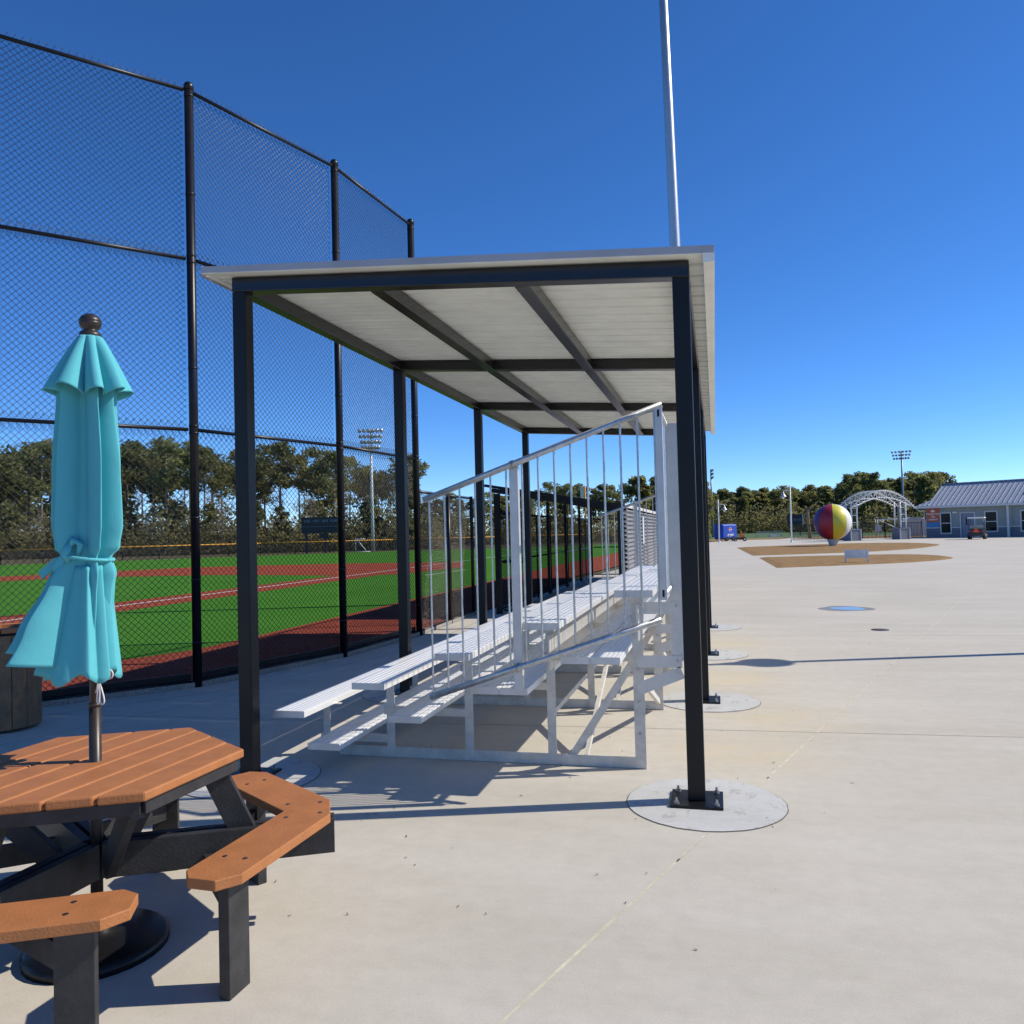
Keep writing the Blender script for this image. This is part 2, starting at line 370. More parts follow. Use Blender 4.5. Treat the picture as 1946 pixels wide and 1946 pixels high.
sealant.build('joint_sealant', 'sealant', pz, fix=False)
# artificial turf field with clay areas (each sheet 4 mm above the one below)
field = [(-13,.8)]+FEN[:]+[(-5.0,29),(-4.2,40),(-2.6,92),(-4,100),(-28,80.2),(-34.08,81.0),(-44.4,71.6),(-59.5,55.6),(-75,38),(-75,-8),(-13,-8)]
struct('field_turf', MB().sheet(field, -.012), 'turf', fix=False)
wt_in = [(-13.8,3.2),(-12.2,4.9),(-10.2,6.6),(-8.9,7.9),(-8.17,9.53),(-7.7,10.6),(-7.65,12.4),(-7.6,40),(-6.0,92)]
struct('warning_track', MB().sheet([(x, y) for x, y in [(-13,.8)]+FEN+[(-5.0,29),(-4.2,40),(-2.6,92)]]+list(reversed(wt_in)), -.008), 'clay', fix=False)
hp = [(-15.4+3.7*math.cos(a*math.pi/18), 9.9+3.7*math.sin(a*math.pi/18)) for a in range(36)]
struct('home_plate_circle', MB().sheet(hp, -.004), 'clay', fix=False)
struct('base_path', MB().sheet([(-16.25,11.5),(-13.95,11.5),(-13.9,33.2),(-15.9,33.2)], -.008), 'clay', fix=False)
band = [(-15.9,31.6),(-13.2,31.9),(-12.2,38),(-14.5,45.2)]+[(-18.8,45.6),(-22.9,45.9),(-29.3,44.4),(-31.9,43.5),(-34.3,39.5),(-36.3,36.4),(-38.6,33.4),(-39.5,29),(-38,20),(-35,14.5),(-33,14),(-32.2,30.0),(-31.4,31.5),(-28.5,33),(-24.4,33.4),(-22.1,33.4)]
struct('infield_clay', MB().sheet(band, -.0065), 'clay', fix=False)
struct('foul_line', MB().sheet([(-15.22,10.5),(-15.08,10.5),(-14.86,94),(-15.0,94)], -.002), 'line_white', fix=False)
fl = MB(); 
for (a, b) in (((-11.58,31.04),(-11.32,35.5)), ((-12.6,46.2),(-10.4,47.6))): fl.sheet([(a[0]-.06,a[1]),(a[0]+.06,a[1]),(b[0]+.06,b[1]),(b[0]-.06,b[1])], -.0105)
struct('field_marking', fl, 'line_white', fix=False)
kb = MB()
for i in range(3, len(FEN)-1):
    kb.bar((FEN[i][0]-.02,FEN[i][1],.02), (FEN[i+1][0]-.02,FEN[i+1][1],.02), .10, .07)
struct('fence_kerb', kb, 'gravel')
def bed(name, poly, z=.03):
    mb = MB(); n = len(poly); cx = sum(p[0] for p in poly)/n; cy = sum(p[1] for p in poly)/n
    inner = [(cx+(x-cx)*.93, cy+(y-cy)*.93) for x, y in poly]
    vs = [(x,y,.004) for x, y in poly]+[(x,y,.05) for x, y in inner]
    mb.add(vs, [(i,(i+1) % n,n+(i+1) % n,n+i) for i in range(n)]+[tuple(range(n,2*n))]); return struct(name, mb, 'dry_grass')
def smooth(poly, it=2):
    for _ in range(it):
        q = [poly[0]]
        for a, b in zip(poly, poly[1:]): q += [(a[0]*.75+b[0]*.25, a[1]*.75+b[1]*.25), (a[0]*.25+b[0]*.75, a[1]*.25+b[1]*.75)]
        poly = q+[poly[-1]]
    return poly
bed('grass_bed', [(1.6,66)]+smooth([(2.0,47.2),(5.3,48.6),(8.64,50.2),(12,54.5),(15.2,61.5),(16.2,66.4),(15,71.2),(11.5,73.2),(7,71),(1.65,66.1)],2))
bed('grass_bed', [(2.17,43.7)]+smooth([(2.29,32.9),(4.2,33.9),(6.2,35.0),(8.2,36.3),(9.9,38.6),(10.6,40.6),(10.4,43.2),(9.2,45.1),(5.5,44.6),(2.2,43.75)],2))
struct('far_field', MB().sheet([(-6,119),(34,119),(60,215),(-10,215)], -.02), 'far_grass', fix=False)
struct('gate_dry_lawn', MB().sheet([(13,96.5),(40,96.5),(60,118),(9,118)], .012), 'dry_grass', fix=False)
struct('verge', MB().sheet([(-4.5,93),(1.2,104.2),(7.4,104.2),(9.3,113),(9,118.5),(-8,118.5)], -.008), 'dry_grass', fix=False)
# puddle, valve cover, leaves
def blob(cx, cy, rx, ry, n=28, j=.12, seed=1):
    rd = random.Random(seed); ph = [rd.uniform(0,6.28) for _ in range(3)]
    return [(cx+rx*math.cos(a)*(1+j*math.sin(2*a+ph[0])+j*.6*math.sin(3*a+ph[1])), cy+ry*math.sin(a)*(1+j*math.sin(3*a+ph[2]))) for a in [2*math.pi*i/n for i in range(n)]]
struct('damp_patch', MB().sheet(blob(2.42,16.72,.46,.5,seed=3), .0022), 'wet', fix=False)
struct('puddle', MB().sheet(blob(2.44,16.7,.33,.34,seed=5), .0045), 'water', fix=False)
solo('valve_cover', MB().lathe((2.41,13.36,0), [(.13,0),(.13,.006),(.10,.009)], 20), 'cover_iron', 'small round dark iron valve cover set in the concrete', 'cover')
rd = random.Random(11); lf = MB()
for k in range(80):
    if k < 50: x, y = rd.uniform(-2.3,.6), rd.uniform(3.1,7.0)
    else: x, y = rd.uniform(-.2,4), rd.uniform(5,16)
    s = rd.uniform(.005,.013); a = rd.uniform(0,6.28); c, q = math.cos(a)*s, math.sin(a)*s; h = rd.uniform(.002,.012)
    lf.add([(x-c,y-q,.003),(x+q*.4,y-c*.4,.004),(x+c,y+q,.003+h),(x-q*.4,y+c*.4,.004)], [(0,1,2,3)])
tag(lf.build('leaf_litter', 'leaf_dry', fix=False), 'tiny dry leaves and grit scattered over the concrete', 'leaves', kind='stuff')
# ------------------------------------------------------------------ shade shelter
XR, Y1, BAY, XL, ZL, ZR, PW = -.1572, 4.9547, 2.8785, -3.1728, 3.4708, 3.2593, .1016
sh = empty('shade_shelter', (XL,Y1,0), 'black steel shade shelter with white ribbed roof over the aluminium bleachers', 'shelter')
zr = lambda x: ZL+(ZR-ZL)*(x-XL)/(XR-XL)
H = PW/2
def tube_sq(mb, x0, x1, y0, y1, z0, z1): return mb.box(x0, x1, y0, y1, z0, z1)
plate_me = MB().box(-.1524,.1524,-.1524,.1524,0,.019).build('base_plate', 'black_paint', bevel=.002)
bolt_mb = MB()
bolt_mb.lathe((0,0,.019), [(.019,0),(.019,.004),(.014,.004),(.014,.016),(.008,.016),(.008,.034)], 8, False)
bolt_me = bolt_mb.build('anchor_bolt', 'bolt'); pb, bb = plate_me, bolt_me
first = True
for i in range(4):
    for (px, pz_) in ((XR, ZR), (XL, ZL)):
        y = Y1+i*BAY; zt = pz_-PW if True else 0
        ztop = zr(px)-.1
        p = MB().box(px-H,px+H,y-H,y+H,.019,ztop).build('post', 'black_paint', sh, bevel=.006)
        b = pb if first else pb.copy()
        if not first: col.objects.link(b)
        b.parent = p; b.location = (px-XL, y-Y1, 0)
        for sx in (-1,1):
            for sy in (-1,1):
                q = bb if (first and sx == -1 and sy == -1) else bb.copy()
                if q is not bb: col.objects.link(q)
                q.parent = p; q.location = (px-XL+sx*.115, y-Y1+sy*.115, 0)
        first = False
for i in range(4):                                                          # cross beams on the post heads
    y = Y1+i*BAY; x0, x1 = XL-H-.001, XR+H+.001; mb = MB()
    mb.add([(x0,y-H-.001,zr(x0)-.1),(x1,y-H-.001,zr(x1)-.1),(x1,y+H+.001,zr(x1)-.1),(x0,y+H+.001,zr(x0)-.1),(x0,y-H-.001,zr(x0)),(x1,y-H-.001,zr(x1)),(x1,y+H+.001,zr(x1)),(x0,y+H+.001,zr(x0))],
           [(0,3,2,1),(4,5,6,7),(0,1,5,4),(1,2,6,5),(2,3,7,6),(3,0,4,7)])
    mb.build('cross_beam', 'black_beam', sh, bevel=.005)
for x in (XL, -2.175, -1.165, XR):
    for i in range(3):
        y0 = Y1+i*BAY+H+.002; y1 = Y1+(i+1)*BAY-H-.002
        MB().bar((x,y0,zr(x)-.052),(x,y1,zr(x)-.052), .098, .098).build('purlin', 'black_beam', sh, bevel=.005)
XA, XB, YA, YB = -3.3878, .0395, 4.8015, 13.72
PITCHY = .2287; np_ = 39; ys = [YA+.012+(YB-YA-.024)*k/np_ for k in range(np_+1)]
for g0 in range(0, np_, 3):                                                 # ribbed roof sheets, three ribs each
    mb = MB()
    prof = []
    for k in range(g0, g0+3):
        a, b = ys[k], ys[k+1]-.001; s_ = b-a
        prof += [(a,.006),(a+s_*.40,.006),(a+s_*.44,.012),(a+s_*.48,.006),(a+s_-.052,.006),(a+s_-.038,.036),(a+s_-.014,.036),(a+s_,.006)] if k < g0+2 else [(a,.006),(a+s_*.40,.006),(a+s_*.44,.012),(a+s_*.48,.006),(a+s_-.052,.006),(a+s_-.038,.036),(a+s_-.014,.036),(a+s_-.002,.006)]
    n = len(prof); vs = []
    for x in (XA+.01, XB-.035):
        for y, z in prof: vs.append((x, y, zr(x)+z))
    fs = [(k, k+1, n+k+1, n+k) for k in range(n-1)]
    mb.add(vs, fs); o = mb.build('roof_sheet', 'roof_white', sh, fix=False)
    sd = o.modifiers.new('thick', 'SOLIDIFY'); sd.thickness = .0012
def trim(a, b, wd, ht, name, m): MB().bar(a, b, wd, ht).build(name, m, sh)
for (y, dy) in ((YA-.004, 1), (YB+.004, -1)):                               # rake trims: face plate and a soffit return
    trim((XA-.004,y,zr(XA)+.026),(XB+.004,y,zr(XB)+.026), .006, .044, 'rake_trim', 'trim_grey')
    trim((XA-.004,y+dy*.03,zr(XA)+.0015),(XB+.004,y+dy*.03,zr(XB)+.0015), .054, .004, 'rake_return', 'roof_white')
trim((XA-.006,YA,zr(XA)+.018),(XA-.006,YB,zr(XA)+.018), .006, .074, 'eave_trim', 'trim_grey')
segs = [YA, 6.72, 9.45, 12.1, YB]
for a, b in zip(segs, segs[1:]):
    trim((XB+.002,a+.002,zr(XB)+.006),(XB+.002,b-.002,zr(XB)+.006), .006, .10, 'eave_trim', 'roof_white')
    trim((XB-.03,a+.002,zr(XB)-.043),(XB-.03,b-.002,zr(XB)-.043), .058, .004, 'eave_return', 'roof_white')
for y in (YA, YB): MB().box(XB-.062,XB+.006,y-.005,y+.005,zr(XB)-.047,zr(XB)+.012).build('eave_end', 'roof_white', sh)
trim((XA+.022,YA+.06,zr(XA)-.002),(XA+.022,YB-.06,zr(XA)-.002), .05, .004, 'eave_return', 'roof_white')
for i in range(4):                                                          # round grout pads around the posts
    for px in (XR+.05, XL+.02):
        y = Y1+i*BAY-.02; n = 56; r_ = random.Random(i*7+int(px*10)); rr = .463
        poly = [(px+rr*(1+.006*r_.uniform(-1,1))*math.cos(2*math.pi*k/n), y+rr*(1+.006*r_.uniform(-1,1))*math.sin(2*math.pi*k/n)) for k in range(n)]
        ring = [(px+(x-px)*1.014, y+(yy-y)*1.014) for x, yy in poly]
        struct('footing_joint', MB().sheet(ring, .0016), 'joint', fix=False)
        struct('footing_pad', MB().sheet(poly, .0042), 'footing', fix=False)
# ------------------------------------------------------------------ bleachers
RP, XS, YS, ZS, RISE, SW = .6096, -2.8351, 5.0969, .4226, .2078, .2401
BL0, BL1 = YS, YS+8.23
bl = empty('bleachers', (-1.6,BL0,0), 'five row aluminium bleachers with end and back guard rails under the shelter', 'bleachers')
FR = [5.56+1.83*k for k in range(5)]
def plank(x1, zt, name, m, th=.042, wd=SW, y0=BL0, y1=BL1):
    x0 = x1-wd; mb = MB(); gx = []                                          # ribbed hollow plank with three shallow flutes
    top = [(x0,zt-.004),(x0+.004,zt)]
    for c in (.14,.30,.46,.62,.78,.92):
        xc = x0+wd*c; top += [(xc-.005,zt),(xc-.0025,zt-.003),(xc+.0025,zt-.003),(xc+.005,zt)]
    top += [(x1-.004,zt),(x1,zt-.004)]
    poly = [(x0,y0+.003,zt-th)]+[(x,y0+.003,z) for x, z in top]+[(x1,y0+.003,zt-th)]
    mb.extr(poly, (0,y1-y0-.006,0)); o = mb.build(name, m, bl)
    for y in (y0, y1-.003):
        MB().box(x0-.001,x1+.001,y,y+.003,zt-th-.002,zt+.002).build('end_cap', 'alum', o)
    return o
for i in range(5):
    plank(XS+i*RP, ZS+i*RISE, 'seat_plank', 'alum_seat')
for i in range(1, 5):
    zf = ZS+i*RISE-.425; xf = XS+(i-1)*RP+.265
    if i < 3: plank(xf, zf, 'foot_plank', 'alum_seat')
    else:
        for dx_ in (.200, .394): plank(XS+(i-1)*RP+dx_, zf, 'foot_plank', 'alum_seat', wd=.188)
for i in (3, 4):                                                            # riser boards below the upper seats
    x = XS+i*RP-.135; zt = ZS+i*RISE-.12
    MB().box(x,x+.012,BL0+.3,BL1-.02,zt-.24,zt).build('riser_board', 'alum', bl)
XC = [XS-.09, -2.408, -1.799, -1.189, -.580]
for y in FR:
    MB().box(-2.80,-.505,y-.002,y+.004,.002,.078).box(-2.80,-.505,y+.0042,y+.058,.002,.008).build('base_rail', 'alum_dull', bl)
    for i in range(5):
        wdt = .075 if i == 4 else .062; x = XC[i]; zt = ZS+i*RISE-.044
        z0 = .012 if i else .165
        if i == 0: wdt = .055
        MB().box(x,x+wdt,y-.008,y-.003,z0 if i == 0 else .004,zt).box(x,x+.005,y-.0028,y+.05,z0 if i == 0 else .01,zt).build('upright', 'alum_dull', bl)
        MB().box(x-.07,x+.135,y-.006,y+.04,zt+.0005,zt+.005).build('seat_bracket', 'alum_dull', bl)
    for i in range(1, 5):                                                   # level arms that carry the foot planks
        zf = ZS+i*RISE-.425-.044; x0 = XC[i-1]-.02; x1 = XC[i]+.01
        MB().box(x0,x1,y-.013,y-.0085,zf-.052,zf).box(x0,x1,y-.0083,y+.04,zf-.006,zf-.001).build('foot_arm', 'alum_dull', bl)
    MB().bar((-.60,y+.010,.70),(-1.05,y+.010,.02), .052, .005, (0,1,0)).build('diagonal_brace', 'alum_dull', bl)
    # back post held off by three brackets
    MB().box(-.312,-.234,y-.003,y+.003,.74,2.36).box(-.2338,-.228,y-.003,y+.06,.74,2.36).build('back_post', 'alum', bl)
    for za, zb, hh in ((1.10,1.10,.082), (.735,.735,.082), (.545,.665,.085)):
        MB().bar((-.545,y-.0065,za),(-.245,y-.0065,zb), .004, hh, (0,1,0) if False else (0,0,1)).build('back_bracket', 'alum', bl)
    for (bx, bz) in ((-.275,1.115),(-.275,.745),(-.275,.665),(-.545,.24),(-.545,.46),(-.545,.68),(-.545,.95)):
        MB().tube([(bx,y-.017,bz),(bx,y-.008,bz)], .009, 6).build('bolt_head', 'bolt', bl)
for a, b in zip(FR, FR[1:]):                                                # braces that run along the stand
    MB().bar((-.93,a+.05,.05),(-.93,b-.03,.72), .028, .045).build('long_brace', 'alum_dull', bl)
    MB().bar((-.545,a+.06,.62),(-.545,b-.03,.08), .028, .045).build('long_brace', 'alum_dull', bl)
    MB().bar((-1.2,a+.05,.30),(-1.2,b-.03,.30), .005, .04).build('long_brace', 'alum_dull', bl)
def end_guard(y, sgn):
    xa, xb = -1.87, -.35; zt = lambda x: 1.88+(x-xa)*(2.40-1.88)/(xb-xa); zb = lambda x: .56+(x-xa)*(1.075-.56)/(xb-xa)
    MB().tube([(xa-.02,y,zt(xa-.02)),(xb+.05,y,zt(xb+.05))], .021, 12).build('guard_rail', 'galv', bl)
    MB().tube([(xa-.0,y,zb(xa)),(xb+.01,y,zb(xb+.01))], .021, 12).build('guard_rail', 'galv', bl)
    for k in range(15):
        x = xa+.02+k*(xb-xa-.02)/14
        MB().tube([(x,y,zb(x)+.018),(x,y,zt(x)-.018)], .0068, 6, False).build('baluster', 'galv', bl)
    for (x, z0, z1) in ((-1.30,.612,2.11),):
        MB().box(x,x+.052,y+sgn*.024,y+sgn*.029,z0,z1).box(x+.0525,x+.057,y+sgn*.024,y+sgn*.07,z0,z1).build('guard_post', 'alum', bl)
        for z in (zb(x+.026), zt(x+.026)):
            pts = [(x+.020,y+sgn*.04,z-.028)]+[(x+.026,y-sgn*.026*math.sin(t*math.pi/6),z-.026*math.cos(t*math.pi/6)) for t in range(1,6)]+[(x+.030,y+sgn*.04,z+.028)]
            MB().tube(pts, .0045, 6).build('u_bolt', 'bolt', bl)
    MB().box(-.345,-.301,y-.014,y-.009,1.20,2.415).box(-.345,-.340,y-.0088,y+.03,1.20,2.415).box(-.306,-.301,y-.0088,y+.03,1.20,2.415).build('end_channel', 'alum', bl)
    for z in (1.24, 2.36): MB().box(-.330,-.316,y-.0152,y-.0142,z-.022,z+.022).build('bolt_slot', 'black_paint', bl)
end_guard(5.045, 1); end_guard(BL1+.06, -1)
bx = -.318
for z in (1.235, 2.355): MB().tube([(bx,5.07,z),(bx,BL1+.03,z)], .021, 12).build('guard_rail', 'galv', bl)
bal = MB().tube([(0,0,1.255),(0,0,2.336)], .0068, 6, False).build('baluster', 'galv', bl, local=True)
n = int((BL1-5.12)/.1016)
for k in range(n):
    y = 5.12+k*.1016; o = bal if k == 0 else dup(bal, (0,0,0), bl); o.location = (bx+1.6, y-BL0, 0)
# ------------------------------------------------------------------ tall backstop fence and the low fence after it
bs = empty('backstop_fence', (FEN[4][0],FEN[4][1],0), 'tall black chain link backstop fence with three rails and round posts', 'fence')
TOPZ = 6.8
for i, (x, y) in enumerate(FEN[:7]):
    r_ = .056 if i == 6 else .050
    p = MB().tube([(x,y,-.05),(x,y,TOPZ+.06)], r_, 16).build('fence_post', 'black_pipe', bs)
    MB().lathe((x,y,TOPZ+.06), [(r_+.006,-.05),(r_+.006,.0),(r_*.8,.03),(r_*.3,.045)], 16).build('post_cap', 'black_pipe', p)
    for z in (.5,1.2,1.9,2.86,2.94,3.6,4.81,4.89,5.6,6.74): MB().lathe((x,y,z), [(r_+.004,-.012),(r_+.004,.012)], 14).build('tension_band', 'black_pipe', p)
mesh_mb = MB()
for i in range(6):
    a, b = FEN[i], FEN[i+1]; d = Vector((b[0]-a[0], b[1]-a[1])); l = d.length; d /= l
    nn = Vector((d.y, -d.x)); off = -.045
    pa = (a[0]+d.x*.06, a[1]+d.y*.06); pb_ = (b[0]-d.x*.06, b[1]-d.y*.06)
    for z in (.06, 2.90, 4.85, TOPZ):
        MB().tube([(pa[0],pa[1],z),(pb_[0],pb_[1],z)], .021, 10).build('fence_rail', 'black_pipe', bs)
    ma = (pa[0]+nn.x*off, pa[1]+nn.y*off); mb2 = (pb_[0]+nn.x*off, pb_[1]+nn.y*off)
    cm = MB()
    for z0, z1 in ((.03,2.93),(2.87,4.88),(4.82,TOPZ+.02)):
        chain(cm, ma, mb2, z0, z1)
        knuckles(cm, ma, mb2, z1, 1); knuckles(cm, ma, mb2, z0, -1) if z0 > 1 else None
    o = cm.build('chain_link', 'black_vinyl', bs, fix=False); o['kind'] = 'stuff'
    MB().bar((ma[0],ma[1],.10),(mb2[0],mb2[1],.10), .012, .10).build('bottom_band', 'black_pipe', bs)
lf_ = empty('low_fence', (FEN[6][0],FEN[6][1],0), 'waist to head high black chain link fence running from the backstop to the dugout', 'fence')
LP = [FEN[6],(-4.80,14.1),(-4.80,15.55)]
for i, (x, y) in enumerate(LP[1:]):
    MB().tube([(x,y,-.05),(x,y,2.40)], .036, 12).build('fence_post', 'black_pipe', lf_)
for a, b in zip(LP, LP[1:]):
    for z in (.06, 2.36): MB().tube([(a[0],a[1]+.05,z),(b[0],b[1]-.03,z)], .021, 8).build('fence_rail', 'black_pipe', lf_)
    o = chain(MB(), (a[0]-.04,a[1]), (b[0]-.04,b[1]), .03, 2.40).build('chain_link', 'black_vinyl', lf_, fix=False); o['kind'] = 'stuff'
# ------------------------------------------------------------------ dugout
dg = empty('dugout', (-3.0,15.7,0), 'black framed dugout with sloping roof and corrugated back wall beyond the bleachers', 'dugout')
DX0, DX1, DY0, DY1 = -4.30, -1.80, 15.72, 28.4
dz = lambda x: 2.60+(x+4.45)*(2.12-2.60)/(2.68)
for k in range(6):
    y = DY0+(DY1-DY0)*k/5
    for x in (DX0, DX1): pw_ = .055 if k < 2 else .036; MB().box(x-pw_,x+pw_,y-pw_,y+pw_,0,dz(x)-.13).build('post', 'black_paint', dg)
    MB().bar((DX0-.1,y,dz(DX0-.1)-.075),(DX1+.06,y,dz(DX1+.06)-.075), .06, .09).build('rafter', 'black_paint', dg)
for x in (DX0, -3.4, -2.6, DX1): MB().bar((x,DY0-.1,dz(x)-.012),(x,DY1+.1,dz(x)-.012), .08, .012).build('purlin', 'black_paint', dg)
mb = MB(); mb.add([(x,y,dz(x)+z) for z in (0,.03) for x, y in ((-4.5,15.6),(-1.72,15.6),(-1.72,28.6),(-4.5,28.6))], [(0,3,2,1),(4,5,6,7),(0,1,5,4),(1,2,6,5),(2,3,7,6),(3,0,4,7)])
mb.build('roof_deck', 'corrugated', dg)
MB().bar((-4.52,15.58,dz(-4.52)+.0),(-1.70,15.58,dz(-1.70)+.0), .02, .055).build('roof_fascia', 'black_paint', dg)
MB().bar((-1.70,15.6,dz(-1.70)+.01),(-1.70,28.6,dz(-1.70)+.01), .03, .07).build('eave_flashing', 'alum_dull', dg)
prof = []
z = .12
while z < 2.0: prof += [(0,z),(0,z+.034),(.045,z+.046),(.045,z+.074)]; z += .088
for seg in range(5):
    y0 = DY0+.06+seg*(DY1-DY0)/5; y1 = y0+(DY1-DY0)/5-.13; n = len(prof); mb = MB()
    mb.add([(-1.735+dx_,y0,zz) for dx_, zz in prof]+[(-1.735+dx_,y1,zz) for dx_, zz in prof]+[(-1.78,y0,zz) for dx_, zz in prof]+[(-1.78,y1,zz) for dx_, zz in prof],
           [(k,k+1,n+k+1,n+k) for k in range(n-1)]+[(2*n,3*n-1,4*n-1,3*n)])
    mb.build('wall_sheet', 'corrugated', dg, fix=False)
for a, b in (((DX0-.02,DY0+.06),(DX0-.02,DY1)), ((DX0+.1,DY0-.06),(-3.6,DY0-.06)), ((DX0+.06,DY1),(DX1-.06,DY1))):
    for z in (.08, 1.05, 2.05): MB().tube([(a[0],a[1],z),(b[0],b[1],z)], .02, 8).build('rail', 'black_pipe', dg)
    o = chain(MB(), a, b, .05, 2.08).build('chain_link', 'black_vinyl', dg, fix=False); o['kind'] = 'stuff'
for k in range(14):
    y = DY0+1.2+k*.85
    if k % 3 != 1: MB().tube([(DX0-.02,y,.0),(DX0-.02,y,2.05)], .018, 8).build('mullion', 'black_pipe', dg)
for z in (.42,): MB().box(-2.35,-1.95,16.6,27.8,z,z+.04).build('bench_seat', 'brown_board', dg)
for k in range(5): MB().box(-2.3,-2.0,16.8+k*2.6,16.86+k*2.6,.0,.419).build('bench_leg', 'black_paint', dg)
MB().box(-3.05,-2.2,27.9,28.0,.95,1.75).build('bat_rack', 'brown_board', dg)
solo('notice_plate', MB().box(-1.688,-1.676,19.3,19.75,1.30,1.95), 'white_paint', 'small white notice plate fixed to the corrugated dugout wall', 'sign')
# ------------------------------------------------------------------ hexagon picnic table
TC = Vector((-2.48,2.76,0)); A0 = R(27.5)
tb = empty('picnic_table', TC, 'hexagonal picnic table with orange plank top and black recycled plastic frame', 'table')
def pol(r, a, z): return (TC.x+r*math.cos(a), TC.y+r*math.sin(a), z)
AP = .50; RV = AP/math.cos(math.pi/6); TT = .752; TH = .036
pd = A0+math.pi/3; e1 = Vector((math.cos(pd), math.sin(pd))); e2 = Vector((e1.y, -e1.x))       # plank run, across (to the right)
hexv = [Vector((RV*math.cos(A0+k*math.pi/3), RV*math.sin(A0+k*math.pi/3))) for k in range(6)]
NP = 7; pwid = 2*AP/NP
for k in range(NP):
    t0, t1 = -AP+k*pwid+(.005 if k else 0), -AP+(k+1)*pwid-(.005 if k < NP-1 else 0)
    poly = [(v.x, v.y) for v in hexv]
    poly = clip(poly, e2.x, e2.y, t1); poly = clip(poly, -e2.x, -e2.y, -t0)
    MB().prism([(x+TC.x, y+TC.y) for x, y in poly], TT-TH, TT).build('top_plank', 'deck', tb, bevel=.007)
for k in range(6):                                                          # black rim boards under the top
    a, b = hexv[k]*.93, hexv[(k+1) % 6]*.93
    MB().bar((TC.x+a.x,TC.y+a.y,TT-TH-.026),(TC.x+b.x,TC.y+b.y,TT-TH-.026), .04, .05).build('rim_board', 'deck_dark', tb, bevel=.003)
for k in range(3):
    a = A0+k*math.pi/3
    MB().bar(pol(.5,a,TT-TH-.042), pol(-.5,a,TT-TH-.042), .05, .075).build('top_bearer', 'deck_dark', tb)
SI, SO, ZB, SB = .635, .852, .474, .038
for k in range(3):
    a = A0+k*2*math.pi/3; ca, sa = math.cos(a), math.sin(a)
    for off in (-.028, .028):
        p0 = pol(.03,a,.345); p1 = pol(.945,a,.345); ox, oy = -sa*off, ca*off
        MB().bar((p0[0]+ox,p0[1]+oy,.362),(p1[0]+ox,p1[1]+oy,.362), .038, .14).build('beam', 'deck_dark', tb, bevel=.003)
    MB().bar(pol(.445,a,.69), pol(.575,a,.40), .038, .10, (ca,sa,0)).build('leg_brace', 'deck_dark', tb, bevel=.003)
    a2 = a+math.pi/3
    MB().bar(pol(.45,a2,.69), pol(.15,a2,.36), .038, .085, (math.cos(a2),math.sin(a2),0)).build('knee_brace', 'deck_dark', tb, bevel=.003)
    for sg in (1, -1):                                                      # the two arms of one bench
        na = a+sg*math.pi/6; nx, ny = math.cos(na), math.sin(na); tx, ty = -ny*sg, nx*sg    # t: away from the bench corner
        ci, co_ = SI*math.tan(math.pi/6), SO*math.tan(math.pi/6)
        P = lambda r, t: (TC.x+nx*r+tx*t, TC.y+ny*r+ty*t)
        ch = .11; rc = SO/math.cos(math.pi/6)-ch*.5
        poly = [P(SI,-ci), P(rc*math.cos(math.pi/6),-rc*.5), P(SO,-co_+ch), P(SO,ci*.62), P(SO-.055,ci*.62+.075), P(SI+.05,ci*.62+.075), P(SI,ci*.62+.02)]
        if sg == 1: pass
        ar = sum(poly[i][0]*poly[(i+1) % len(poly)][1]-poly[(i+1) % len(poly)][0]*poly[i][1] for i in range(len(poly)))
        if ar < 0: poly = poly[::-1]
        bp = MB().prism(poly, ZB-SB, ZB).build('bench_plank', 'deck', tb, bevel=.004)
        for (r_, t_) in ((SI+.055,-ci*.82),(SO-.05,-co_*.78),(SI+.06,ci*.30),(SO-.07,ci*.30)):
            q = P(r_, t_); MB().lathe((q[0],q[1],ZB-.001), [(.010,0),(.010,.0018),(.006,.0018)], 10).build('screw', 'bronze', bp)
        q = P((SI+SO)/2, ci*.35)
        MB().bar((q[0],q[1],.0),(q[0],q[1],ZB-SB-.001), .12, .045, (nx,ny,0)).build('bench_leg', 'deck_dark', tb, bevel=.003)
        q0 = P((SI+SO)/2, ci*.35); q1 = pol(.42,a,.28)
        MB().bar((q0[0],q0[1],.30),(q1[0],q1[1],.30), .038, .09).build('side_arm', 'deck_dark', tb)
# ------------------------------------------------------------------ closed umbrella
um = empty('umbrella', TC, 'closed turquoise market umbrella tied with a sash, standing through the picnic table', 'umbrella')
um_off = Vector((-.008,-.005,0))
pole = MB().tube([(TC.x,TC.y,.04),(TC.x,TC.y,2.50)], .0185, 16).build('pole', 'bronze', um)
MB().tube([(TC.x,TC.y,.05),(TC.x,TC.y,.985)], .0235, 16).build('pole_sleeve', 'bronze', um)
MB().lathe((TC.x,TC.y,.985), [(.0245,-.012),(.026,-.004),(.0245,.004)], 16).build('collar', 'bronze', um)
MB().lathe((TC.x,TC.y,0), [(.27,.0),(.27,.03),(.25,.045),(.14,.065),(.06,.08),(.04,.2),(.036,.2)], 32).build('weighted_base', 'black_paint', um)
fin = [(.036,2.487),(.0405,2.491),(.0425,2.498),(.0405,2.506),(.034,2.513),(.027,2.517)]+[(.0435*math.cos(a), 2.553+.037*math.sin(a)) for a in [-.93,-.7,-.45,-.2,-.05]]+[(.0418,2.5525),(.0418,2.5535)]+[(.0435*math.cos(a), 2.553+.037*math.sin(a)) for a in [.05,.25,.5,.75,1.0,1.25,1.5]]
MB().lathe((TC.x,TC.y,0), fin, 24).build('finial', 'bronze', um)
lefta = math.atan2(-.246, -.969)                                            # where the skirt is blown to
